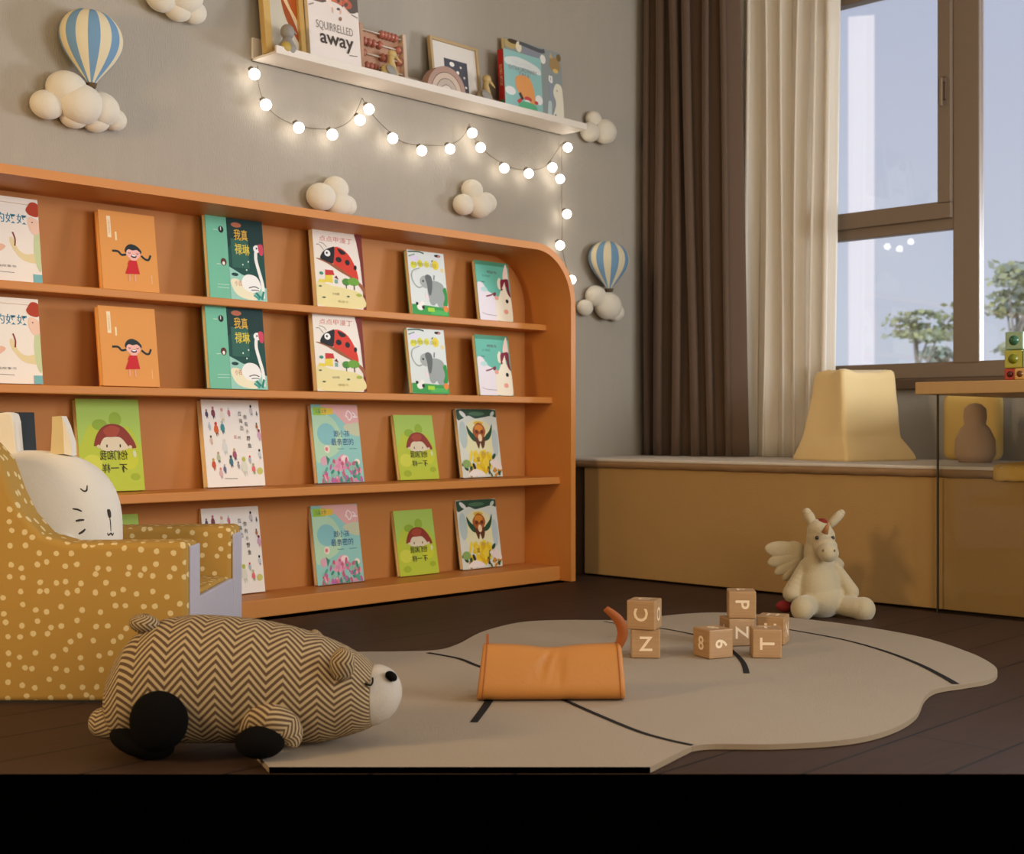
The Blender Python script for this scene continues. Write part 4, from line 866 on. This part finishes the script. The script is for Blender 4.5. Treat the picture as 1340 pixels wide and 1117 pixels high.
# ================================================================ SOFT TOY: WINGED UNICORN
m_un = mat('#b3a586', .95, .03, 10, .35, 260, sheen=.4)
DU = 4.2
def up(px, py, d=0.0): return on_d(px, py, DU+d)
k1 = DU/F
un = empty('plush_unicorn', cam2w((1075-CX)/F*DU, DU, .001), YAW); tag(un, 'cream plush winged unicorn sitting at the edge of the rug', 'soft toy')
R3 = lambda a, b, c: (a*k1, b*k1, c*k1)
balls = [(up(1071, 770), R3(31, 28, 38)), (up(1073, 782), R3(34, 31, 27)), (up(1070, 745), R3(24, 20, 28)), (up(1069, 725), R3(17, 17, 28)), (up(1074, 703, -.01), R3(18, 19, 19)), (up(1072, 693, -.01), R3(16, 16, 14)),
         (up(1080, 715, -.05), R3(14, 16, 13)), (up(1084, 723, -.085), R3(14, 13, 12)),
         (up(1054, 740, 0), R3(9, 9, 9), up(1036, 776, -.02), R3(12, 12, 12)), (up(1093, 742, 0), R3(8, 8, 8), up(1113, 774, -.02), R3(11, 11, 11)),
         (up(1060, 790, -.02), R3(14, 14, 13), up(1050, 796, -.11), R3(15, 15, 16)), (up(1092, 790, -.02), R3(13, 13, 12), up(1122, 795, -.06), R3(14, 14, 14)), (up(1130, 797, -.065), R3(16, 15, 16))]
u_body = blob(balls, .0036, 'body', m_un, un, 3)
for (a, b, w_) in ((up(1067, 692, 0), up(1056, 670, 0), 7), (up(1083, 690, 0), up(1101, 671, 0), 6)):
    p = MB(); p.tube([a, a.lerp(b, .35), a.lerp(b, .75), b], [w_*k1*.6, w_*k1*.9, w_*k1, w_*k1*.8], m_un, 12, flat=1.0); p.ell(b, (w_*k1*.8,)*3, m_un, nu=14, nv=8); keep(p.build('ear'), un)
p = MB(); p.tube([up(1079, 697, -.07), up(1086, 681, -.085)], [4.5*k1, .8*k1], mat('#a9794e', .6), 12); keep(p.build('horn'), un)
p = MB(); p.ell(up(1076, 683, -.02), R3(6, 7, 5), mat('#7d2a1e', .9)); p.ell(up(1072, 690, .04), R3(6, 8, 12), mat('#7d2a1e', .9)); keep(p.build('mane'), un)
p = MB(); p.ell(up(1027, 793, .02), R3(10, 12, 8), mat('#8a2c30', .9)); keep(p.build('tail'), un)
for x in (1069, 1090):
    p = MB(); p.ell(up(x, 703.5, -.052 if x < 1080 else -.052), R3(2.4, 2.6, 2.6), mat('#14100e', .2, spec=.7), nu=14, nv=10); keep(p.build('eye'), un)
p = MB(); p.ell(up(1077, 720, -.112), R3(1.7, 1.2, 1.7), mat('#6a5a34', .8), nu=10, nv=8); p.ell(up(1092, 720.5, -.112), R3(1.7, 1.2, 1.7), mat('#6a5a34', .8), nu=10, nv=8); keep(p.build('nostrils'), un)
def wing(sgn, balls):
    p = MB()
    for (x, y, rx, rz, an) in balls: p.ell(up(x, y, .05), (rx*k1, 4.5*k1, rz*k1), m_un, rot=Matrix.Rotation(YAW, 3, 'Z') @ Matrix.Rotation(an, 3, 'Y'))
    keep(p.build('wing'), un)
wing(-1, [(1028, 720, 28, 12, .12), (1030, 730, 27, 10, -.25), (1034, 738, 24, 9, -.55), (1038, 744, 20, 8, -.85), (1040, 722, 16, 14, .6)])
p = MB()
for (x, y, rx, rz, an) in [(1090, 735, 16, 9, .4), (1092, 742, 14, 8, .9)]: p.ell(up(x, y, .09), (rx*k1, 4*k1, rz*k1), m_un, rot=Matrix.Rotation(YAW, 3, 'Z') @ Matrix.Rotation(an, 3, 'Y'))
keep(p.build('wing'), un)
# ================================================================ POLKA DOT CHILD ARMCHAIR
mdt, nt, B, N, L = nodes('dotted_fabric')
tc = N('ShaderNodeTexCoord')
vo = N('ShaderNodeTexVoronoi'); vo.feature = 'F1'; vo.inputs['Scale'].default_value = 31; vo.inputs['Randomness'].default_value = .7
uvn = N('ShaderNodeUVMap'); uvn.uv_map = 'UVMap'
L(uvn.outputs[0], vo.inputs['Vector']); vo.voronoi_dimensions = '2D'
dn = N('ShaderNodeTexNoise'); dn.inputs['Scale'].default_value = 70; L(uvn.outputs[0], dn.inputs['Vector'])
dist = math_(nt, 'ADD', vo.outputs['Distance'], math_(nt, 'MULTIPLY', math_(nt, 'SUBTRACT', dn.outputs['Fac'], .5), .16))
L(mixc(nt, math_(nt, 'LESS_THAN', dist, .19), rgb('#ac8743'), rgb('#d6c290')), B.inputs['Base Color'])
B.inputs['Roughness'].default_value = .9; B.inputs['Specular IOR Level'].default_value = .15
m_coollit = mat('#b0abb4', .85, .03, 8, .3, 60)  # chair ends under blue window light, tone put into the colour
ch = empty('armchair', cam2w(-.98, 3.14, 0), YAW); tag(ch, 'low mustard yellow child armchair with cream dots, holding a white cushion', 'armchair')
XR = -.705+.98
def uvbox(o, sc=1.0):
    """cube-projected UVs in metres"""
    me = o.data; ul = me.uv_layers.active
    for p_ in me.polygons:
        n_ = p_.normal; ax = max(range(3), key=lambda i: abs(n_[i]))
        for li in p_.loop_indices:
            v = me.vertices[me.loops[li].vertex_index].co
            ul.data[li].uv = {0: (v.y+3.1, v.z), 1: (v.x, v.z), 2: (v.x, v.y+5.3)}[ax]
def soft(outl, y0, y1, m, bev, name, parent):
    b = bmesh.new(); n = len(outl)
    A = [b.verts.new((x, y0, z)) for x, z in outl]; C = [b.verts.new((x, y1, z)) for x, z in outl]
    f1 = b.faces.new(A); f2 = b.faces.new(C[::-1])
    for i in range(n): b.faces.new([A[i], C[i], C[(i+1) % n], A[(i+1) % n]])
    bmesh.ops.recalc_face_normals(b, faces=b.faces)
    es = [e for e in b.edges if (f1 in e.link_faces or f2 in e.link_faces or e.calc_face_angle(0) > .6)]
    bmesh.ops.bevel(b, geom=es, offset=bev, segments=4, profile=.5, affect='EDGES')
    p = MB(); p.bm(b, m, True); o = p.build(name, parent); uvbox(o); return o
armp = [(XR, 0), (XR, .35), (XR-.1, .349), (XR-.26, .347), (XR-.32, .365), (XR-.36, .41), (XR-.385, .46), (XR-.41, .53), (XR-.45, .575), (XR-.52, .59), (XR-.62, .585), (XR-.66, .54), (XR-.66, 0)]
armf = [(XR, 0), (XR, .35), (XR-.1, .349), (XR-.36, .347), (XR-.44, .36), (XR-.5, .40), (XR-.55, .46), (XR-.58, .49), (XR-.63, .49), (XR-.66, .46), (XR-.66, 0)]
yn0, yn1, yf0, yf1 = 2.87-3.14, 2.975-3.14, 3.33-3.14, 3.44-3.14
soft(armp, yn0, yn1, mdt, .016, 'armrest', ch); soft(armf, yf0, yf1, mdt, .016, 'armrest', ch)
soft([(XR-.015, .0), (XR-.015, .225), (XR-.56, .235), (XR-.56, 0)], yn1-.004, yf0+.004, mdt, .012, 'seat', ch)
soft([(XR-.54, .2), (XR-.58, .50), (XR-.60, .53), (XR-.635, .525), (XR-.65, .0), (XR-.54, 0)], yn1-.004, yf0+.004, mdt, .015, 'backrest', ch)
# front pieces, cool window light put into their lilac colour
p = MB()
p.box((XR-.002, yn0+.012, .006), (XR+.004, yn1-.006, .34), m_coollit, .003); p.box((XR-.002, yf0+.004, .006), (XR+.004, yf1-.012, .33), m_coollit, .003); p.box((XR-.012, yn1-.01, .006), (XR+.001, yf0+.01, .218), m_coollit, .003)
o = p.build('front_panel', ch); o['label'] = 'front panels with cool window light in their lilac grey colour'
p = MB(); p.box((XR-.655, yn0+.004, -.0), (XR-.003, yf1-.004, .012), mat('#2c2620', .8)); p.build('base', ch)
# ---------------------------------------------------------------- cat cushion in the chair
m_cat = mat('#ddd6c8', .85, .02, 6, .12, 120, sheen=.3); m_ink = mat('#3a3833', .7)
DC = 3.15; cc = on_d(36, 702, DC); rc = Vector((.222, .152, .206))
ct = empty('cat_cushion', cam2w((36-CX)/F*DC, DC, .237), YAW); tag(ct, 'round white cat face cushion with sleepy eyes sitting in the dotted armchair', 'cushion')
Ry = Matrix.Rotation(YAW, 3, 'Z')
rings = []
p = MB(); nu, nv = 56, 36; vs = []; fs = []
for j in range(nv+1):
    t = PI*j/nv
    for i in range(nu):
        a = 2*PI*i/nu
        x, y, z = math.sin(t)*math.cos(a), math.sin(t)*math.sin(a), math.cos(t)
        sx = math.copysign(abs(x)**.8, x); sz = math.copysign(abs(z)**.72, z)
        q = Vector((rc.x*sx, rc.y*y, rc.z*sz)); q.z = max(q.z, .243-cc.z)
        vs.append(Ry @ q+cc)
for j in range(nv):
    for i in range(nu):
        a, b_ = j*nu+i, j*nu+(i+1) % nu; fs.append([a, a+nu, b_+nu, b_])
p.add(vs, fs, m_cat, True); o = p.build('head')
b = bmesh.new(); b.from_mesh(o.data); bmesh.ops.remove_doubles(b, verts=b.verts, dist=1e-5); bmesh.ops.recalc_face_normals(b, faces=b.faces); b.to_mesh(o.data); b.free()
keep(o, ct)
from mathutils.bvhtree import BVHTree
cat_bvh = BVHTree.FromPolygons([v.co.copy() for v in o.data.vertices], [list(f_.vertices) for f_ in o.data.polygons])
def on_cat(px, py, lift=.001):
    """where a line of sight meets the cushion"""
    h_ = cat_bvh.ray_cast(Vector((0, 0, H)), Vector(ray(px, py)).normalized())[0]
    return h_ - Vector(ray(px, py)).normalized()*lift if h_ else on_d(px, py, DC)
def stitch(pts, r, name='stitching'):
    p = MB(); c = crom([on_cat(x, y, .0) for x, y in pts], 5); n_ = len(c)
    p.tube(c, [r*(.5+.5*math.sin(PI*(i+.6)/(n_+.2))) for i in range(n_)], m_ink, 8); return keep(p.build(name), ct)
stitch([(105, 639), (110, 642.5), (113.5, 641), (114, 635)], .0022, 'eye')
stitch([(95, 665.5), (102, 666.5), (107, 669)], .0022, 'whisker'); stitch([(99, 681.5), (104, 680.5), (110, 680)], .0028, 'whisker'); stitch([(103, 698.5), (108, 695.5), (111.5, 692)], .0028, 'whisker')
stitch([(141.5, 666), (142.5, 671), (143.5, 677)], .0052, 'nose'); stitch([(143.2, 675), (144.3, 683), (145, 695)], .0016, 'nose')
stitch([(140.5, 697), (142, 700), (145, 697.5), (147, 700), (148.5, 697)], .002, 'mouth')
m_earin = mat('#cdb98a', .9)
def cat_ear(ptsf, mA, dy, th):
    # wedge shaped ear from an outline at the cushion's depth
    P = [on_d(x, y, DC+dy) for x, y in ptsf]; Q = [q+cam2w(.0, th) for q in P]; n_ = len(P)
    p = MB(); p.add(P+Q, [list(range(n_)), [n_+i for i in range(n_)][::-1]]+[[i, (i+1) % n_, n_+(i+1) % n_, n_+i] for i in range(n_)], mA); return p
p = cat_ear([(-8, 600), (-14, 552), (-8, 541), (8, 539), (15, 541), (18, 552), (22, 598)], m_cat, -.04, .05); o = p.build('ear')
md = o.modifiers.new('b', 'BEVEL'); md.width = .004; md.segments = 2; keep(o, ct)
p = cat_ear([(66, 594), (68, 560), (68, 545), (80, 544), (82.5, 560), (84, 594)], m_earin, -.03, .035)
q = cat_ear([(84, 594), (82.5, 560), (80.5, 544.5), (86, 556), (93, 578), (94, 596)], m_cat, -.03, .035); p.v_ = 0
o2 = len(p.v); 
for f_ in q.f: p.f.append([o2+i for i in f_]); p.m.append(p.mi(m_cat)); p.sm.append(False); p.uv.append([(0, 0)]*len(f_))
p.v += q.v
keep(p.build('ear'), ct)
p = MB(); p.ell(on_cat(86, 707, .01), (.022, .02, .016), m_cat); keep(p.build('paw'), ct)
# ================================================================ HERRINGBONE BEAR
mh, nt, B, N, L = nodes('herringbone_fabric')
uvn = N('ShaderNodeUVMap'); uvn.uv_map = 'UVMap'; sx = N('ShaderNodeSeparateXYZ'); L(uvn.outputs[0], sx.inputs[0])
PER, STR = .060, .0132
tri = math_(nt, 'PINGPONG', sx.outputs['X'], PER/2)
ph = math_(nt, 'FRACT', math_(nt, 'DIVIDE', math_(nt, 'ADD', sx.outputs['Y'], math_(nt, 'MULTIPLY', tri, .95)), STR))
st_ = math_(nt, 'LESS_THAN', ph, .52)
fn = N('ShaderNodeTexNoise'); fn.inputs['Scale'].default_value = 900; L(uvn.outputs[0], fn.inputs['Vector'])
ca = mixc(nt, fn.outputs['Fac'], rgb('#9c8868'), rgb('#c4b08a')); cb = mixc(nt, fn.outputs['Fac'], rgb('#4a392c'), rgb('#6a5544'))
L(mixc(nt, st_, ca, cb), B.inputs['Base Color']); B.inputs['Roughness'].default_value = .9; B.inputs['Specular IOR Level'].default_value = .1
bpn = N('ShaderNodeBump'); bpn.inputs['Strength'].default_value = .3; bpn.inputs['Distance'].default_value = .002; L(ph, bpn.inputs['Height']); L(bpn.outputs[0], B.inputs['Normal'])
m_blk = mat('#0b0908', .95, spec=.1)
m_snt = mat('#b9b0a4', .9, .03, 10, .2, 200)
DB = 2.46
br_ = empty('plush_bear', cam2w((320-CX)/F*DB, DB, .001), YAW); tag(br_, 'brown and cream herringbone plush bear lying on its belly in front of the armchair', 'soft toy')
def bsec(px, yt, yb, dr, d=DB, n=48, sq=.92):
    X = (px-CX)/F*d; zt = H+(CY-yt)/F*d; zb = max(.0145, H+(CY-yb)/F*d); zc, rz = (zt+zb)/2, (zt-zb)/2
    return [cam2w(X, d+dr*math.copysign(abs(math.cos(2*PI*k/n))**sq, math.cos(2*PI*k/n)), zc+rz*math.sin(2*PI*k/n)) for k in range(n)], X, 2*PI*math.sqrt((rz*rz+dr*dr)/2)
st = [(139.5, 912, 925, .012), (142, 898, 938, .035), (147, 878, 952, .056), (156, 858, 965, .074), (170, 838, 976, .088), (190, 821, 983, .098), (215, 810, 987, .105), (250, 805, 988, .108), (290, 806, 988, .108), (330, 810, 986, .106), (370, 817, 980, .102), (410, 828, 972, .096), (445, 842, 964, .088), (468, 855, 957, .08), (484, 866, 951, .07), (495, 877, 944, .055)]
rings = []; uvs = []
ar = None
# resample stations smoothly
sv = crom([(a, b_, c_) for a, b_, c_, d_ in st], 4); dv_ = crom([(d_, 0, 0) for a, b_, c_, d_ in st], 4)
for q, dd in zip(sv, dv_):
    rg, X, cf = bsec(q.x, q.y, q.z, max(.01, dd.x)); rings.append(rg)
    uvs.append((X+5, .62))
p = MB(); p.loft(rings, mh, uvs=uvs); keep(p.build('body'), br_)
# muzzle
sn = [(488, 870, 948, .066), (497, 870, 946, .062), (508, 874, 940, .054), (517, 881, 931, .042), (523, 891, 920, .026), (525.5, 899, 912, .012)]
sv = crom([(a, b_, c_) for a, b_, c_, d_ in sn], 4); dv_ = crom([(d_, 0, 0) for a, b_, c_, d_ in sn], 4)
p = MB(); p.loft([bsec(q.x, q.y, q.z, dd.x)[0] for q, dd in zip(sv, dv_)], m_snt); keep(p.build('muzzle'), br_)
p = MB(); p.ell(on_d(512, 884.5, DB-.035), (.012, .012, .0085), m_blk, rot=Ry @ Matrix.Rotation(.6, 3, 'Y')); keep(p.build('nose'), br_)
def capsule(a, b, ra, rb, m, name, parent=None, nn=28, vs_=.0):
    """rounded limb with herringbone running along it"""
    a, b = Vector(a), Vector(b); d = (b-a); Ln = d.length; d.normalize(); up_ = Vector((0, 0, 1)) if abs(d.z) < .9 else Vector((1, 0, 0))
    x = d.cross(up_).normalized(); y = x.cross(d); rings = []; uvs = []
    for t in range(7): th = PI/2*(1-t/6.5); rings.append((-ra*math.sin(th), ra*math.cos(th)))
    for t in range(1, 7): rings.append((Ln*t/7, ra+(rb-ra)*t/7))
    for t in range(7): th = PI/2*(t+.5)/6.5; rings.append((Ln+rb*math.sin(min(th, PI/2)), rb*math.cos(min(th, PI/2))+.0003))
    R = []
    for s_, r_ in rings:
        R.append([a+d*s_+r_*(x*math.cos(2*PI*k/nn)+y*math.sin(2*PI*k/nn)) for k in range(nn)]); uvs.append((s_+2, .26))
    p = MB(); p.loft(R, m, uvs=uvs); o = p.build(name)
    return keep(o, parent or br_)
# near hind leg, sole towards the room
c = on_d(208, 943, 2.352)
lg = capsule(on_d(214, 938, 2.43), on_d(209, 943, 2.385), .052, .05, mh, 'leg')
p = MB(); p.ell(c, (.0525, .030, .054), m_blk, rot=Ry); keep(p.build('sole'), br_)
# far hind leg stretched to the left
lg = capsule(on_d(200, 952, 2.44), on_d(136, 945, 2.44), .038, .028, mh, 'leg')
p = MB(); p.ell(on_d(186, 970, 2.40), (.060, .045, .027), m_blk, rot=Ry @ Matrix.Rotation(.28, 3, 'Y')); keep(p.build('sole'), br_)
# near front leg bent round the black pad
c1 = crom([on_d(322, 950, 2.40), on_d(338, 941, 2.375), on_d(358, 943, 2.36), on_d(374, 955, 2.36), on_d(378, 965, 2.36), on_d(375, 973, 2.36)], 6)
nn = 28; R = []; uvs = []; upv = None; sl_ = 0
for i, q in enumerate(c1):
    d = (c1[min(i+1, len(c1)-1)]-c1[max(i-1, 0)]).normalized(); x = d.cross(cam2w(0, 1)).normalized(); y = x.cross(d)
    t = i/(len(c1)-1); r_ = .022+.009*math.sin(PI*min(1, t*1.15)); r_ *= (1 if t < .86 else math.sqrt(max(.05, 1-((t-.86)/.15)**2)))
    R.append([q+r_*(x*math.cos(2*PI*k/nn)+y*math.sin(2*PI*k/nn)) for k in range(nn)]); uvs.append((2+sl_, .24)); sl_ += .006
p = MB(); p.loft(R, mh, uvs=uvs); keep(p.build('leg'), br_)
p = MB(); p.ell(on_d(340, 971, 2.335), (.044, .030, .029), m_blk, rot=Ry); keep(p.build('sole'), br_)
# ears, tail, eye
def bear_ear(c, r, tilt, name='ear'):
    nn, nv = 24, 14; R = []; uvs = []
    M = Ry @ Matrix.Rotation(tilt, 3, 'Y')
    for j in range(1, nv):
        t = PI*j/nv; R.append([Vector(c)+M @ Vector((r[0]*math.sin(t)*math.cos(2*PI*k/nn), r[1]*math.sin(t)*math.sin(2*PI*k/nn), r[2]*math.cos(t))) for k in range(nn)]); uvs.append((j*.008+1, .2))
    p = MB(); p.loft(R, mh, uvs=uvs); return keep(p.build(name), br_)
bear_ear(on_d(448, 869, 2.375), (.023, .018, .031), .1)
bear_ear(on_d(414, 835, 2.50), (.013, .014, .018), -.5)
bear_ear(on_d(189, 816, 2.43), (.028, .022, .018), .15, 'tail')
def surf(px, py):
    """point on the bear's head skin"""
    for i in range(400):
        d = 2.3+i*.0006; X = (px-CX)/F*d; q = on_d(px, py, d)
        # nearest station
        dd = 2.46-d
        prof = [(a, .5*(b_+c_), .5*(c_-b_), e_) for a, b_, c_, e_ in st]
        for (a0, m0, h0, e0_), (a1, m1, h1, e1_) in zip(prof, prof[1:]):
            if a0 <= px <= a1:
                t = (px-a0)/(a1-a0); mm, hh_, ee = m0+(m1-m0)*t, h0+(h1-h0)*t, e0_+(e1_-e0_)*t
                if (dd/ee)**2+((py-mm)/hh_)**2 < 1: return q
    return on_d(px, py, 2.4)
p = MB(); p.tube(crom([surf(x, y)+cam2w(0, -.001) for x, y in [(477.5, 893), (481, 896), (486, 895.5), (488, 891), (487.5, 886)]], 5), .0016, m_blk, 8); keep(p.build('eye'), br_)
# ================================================================ OUTSIDE
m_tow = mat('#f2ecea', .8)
def ground_pt(px, d): return cam2w((px-CX)/F*d, d)
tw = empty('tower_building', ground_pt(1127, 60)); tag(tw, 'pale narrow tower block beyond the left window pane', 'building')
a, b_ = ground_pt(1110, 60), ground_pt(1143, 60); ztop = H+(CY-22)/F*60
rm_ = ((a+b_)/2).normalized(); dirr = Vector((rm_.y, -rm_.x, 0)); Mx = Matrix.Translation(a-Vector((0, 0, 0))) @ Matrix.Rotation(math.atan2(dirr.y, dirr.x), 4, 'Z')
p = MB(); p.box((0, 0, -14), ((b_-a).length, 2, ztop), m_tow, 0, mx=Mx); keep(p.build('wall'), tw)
m_leafs = [mat('#b4ba92', .9), mat('#bcc1ad', .9), mat('#a6b0a2', .9), mat('#c0c390', .9)]  # pale leaf colours with the outdoor haze mixed in
def tree(px, py, d, wpx, hpx, label, seed, cols, dens=420):
    rn = random.Random(seed); k = d/F; g = ground_pt(px, d)
    r = empty('tree', (g.x, g.y, -8)); zc = H+(CY-py)*k
    p = MB()
    clusters = [(rn.gauss(0, .42), rn.gauss(0, .3), rn.gauss(0, .36), rn.uniform(.1, .3)) for _ in range(15)]
    for i in range(dens):
        c = rn.choice(clusters)
        x = (c[0]+rn.gauss(0, c[3]*.8))*wpx*k*.6; y = (c[1]+rn.gauss(0, .2))*wpx*k*.5; z = (c[2]+rn.gauss(0, c[3]*.3))*hpx*k*.6
        s = rn.uniform(.035, .1); A = Vector((rn.uniform(-1, 1), rn.uniform(-1, 1), rn.uniform(-.5, .5))).normalized()*s; B_ = A.cross(Vector((rn.uniform(-1, 1), rn.uniform(-1, 1), rn.uniform(-1, 1)))).normalized()*s*.7
        o_ = Vector((x, y, z)); p.add([o_-A, o_+B_, o_+A, o_-B_], [[0, 1, 2, 3]], rn.choice(cols))
    f_ = p.build('foliage', recalc=False); keep(f_, r) if False else None
    f_.parent = r; f_.location = (0, 0, zc+8)
    p = MB(); p.tube([(0, 0, 0), (.1, 0, (zc+8)*.6), (0, .1, zc+8)], [.12, .07, .03], mat('#a8a294', .9), 8)
    for i in range(6):
        c = clusters[i]; p.tube([(0, .1, zc+6.5+i*.3), (c[0]*wpx*k*.5, c[1]*wpx*k*.4, zc+8+c[2]*hpx*k*.5)], [.03, .012], mat('#a8a294', .9), 6)
    p.build('trunk', r); tag(r, label, 'tree', 'trees outside the window')
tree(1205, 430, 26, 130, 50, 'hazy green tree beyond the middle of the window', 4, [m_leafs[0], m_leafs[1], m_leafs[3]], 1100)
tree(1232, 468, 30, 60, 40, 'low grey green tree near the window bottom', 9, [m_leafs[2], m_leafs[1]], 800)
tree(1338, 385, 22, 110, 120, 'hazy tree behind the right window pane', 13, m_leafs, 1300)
# ================================================================ LIGHT
wd = bpy.data.worlds.new('sky'); S.world = wd; wd.use_nodes = True; nt = wd.node_tree
bg = nt.nodes['Background']; tc = nt.nodes.new('ShaderNodeTexCoord'); sx = nt.nodes.new('ShaderNodeSeparateXYZ'); nt.links.new(tc.outputs['Generated'], sx.inputs[0])
cr = nt.nodes.new('ShaderNodeValToRGB'); nt.links.new(math_(nt, 'ADD', math_(nt, 'MULTIPLY', sx.outputs['Z'], 1.0), .2), cr.inputs[0])
cr.color_ramp.elements[0].position = .1; cr.color_ramp.elements[0].color = rgb('#c9ccd4')
cr.color_ramp.elements[1].position = .55; cr.color_ramp.elements[1].color = rgb('#b3b8cb')
e = cr.color_ramp.elements.new(.25); e.color = rgb('#c2c8d3')
nt.links.new(cr.outputs[0], bg.inputs[0]); bg.inputs[1].default_value = 1.1
def area(loc, target, size, power, col, shape='RECTANGLE', sy=None):
    l = bpy.data.lights.new('area_light', 'AREA'); l.shape = shape; l.size = size; l.size_y = sy or size; l.energy = power; l.color = col
    o = bpy.data.objects.new('daylight_or_fill' if col[2] > col[0] else 'lamp_or_fill', l); COL.objects.link(o); o.location = loc  # named by tint; window and side light share names with added fills
    o.rotation_euler = (Vector(target)-Vector(loc)).to_track_quat('-Z', 'Y').to_euler(); return o
area((6.7, .95, 1.15), (3.0, 3.3, 1.25), .9, 150, (.86, .91, 1.0))
area((6.1, 1.9, 4.1), (3.9, 2.5, .5), 2.0, 230, (.84, .9, 1.0))
area((-.8, 2.6, 1.35), (3.2, 2.5, .4), .5, 42, (1, .68, .34))
area((1.6, 1.2, 2.7), (1.6, 1.6, 0), 1.6, 5, (1, .76, .5))  # weak warm fill added under the ceiling
area((.3, -1.9, 1.25), (3.6, 3.2, 1.0), 2.0, 62, (1, .80, .56))  # warm fill added behind the camera to lift walls and bench
area((3.5, -1.9, 1.5), (4.3, 3.4, 1.2), 1.8, 85, (.93, .96, 1.0))  # cool fill added inside the room for the curtain end of the wall
area((4.3, -1.2, 1.5), (4.4, 2.6, .7), 1.0, 32, (.90, .94, 1.0))  # unseen cool fill added to pale the bench cushion's right side
sn_ = bpy.data.lights.new('outdoor_fill', 'SUN'); sn_.energy = 1.5; sn_.angle = .05; so = bpy.data.objects.new('outdoor_fill', sn_); COL.objects.link(so); so.rotation_euler = Vector((.8, .1, -.35)).to_track_quat('-Z', 'Y').to_euler()  # distant light added to brighten the tower and trees outside
S.view_settings.view_transform = 'Standard'; S.view_settings.look = 'None'; S.view_settings.gamma = 1; S.view_settings.exposure = 0
try: S.view_settings.use_curve_mapping = False
except Exception: pass
S.cycles.max_bounces = 8; S.cycles.diffuse_bounces = 4; S.cycles.transparent_max_bounces = 12; S.cycles.use_denoising = True
S.cycles.sample_clamp_indirect = 6; S.cycles.caustics_reflective = False
cam = bpy.data.cameras.new('camera'); co = bpy.data.objects.new('camera', cam); COL.objects.link(co); S.camera = co
cam.dof.use_dof = True; cam.dof.focus_distance = 3.4; cam.dof.aperture_fstop = 6.0
co.location = (0, 0, H); co.rotation_euler = (PI/2, 0, YAW)
cam.sensor_width = 36; cam.lens = 36*F/1340; cam.clip_start = .05; cam.clip_end = 300
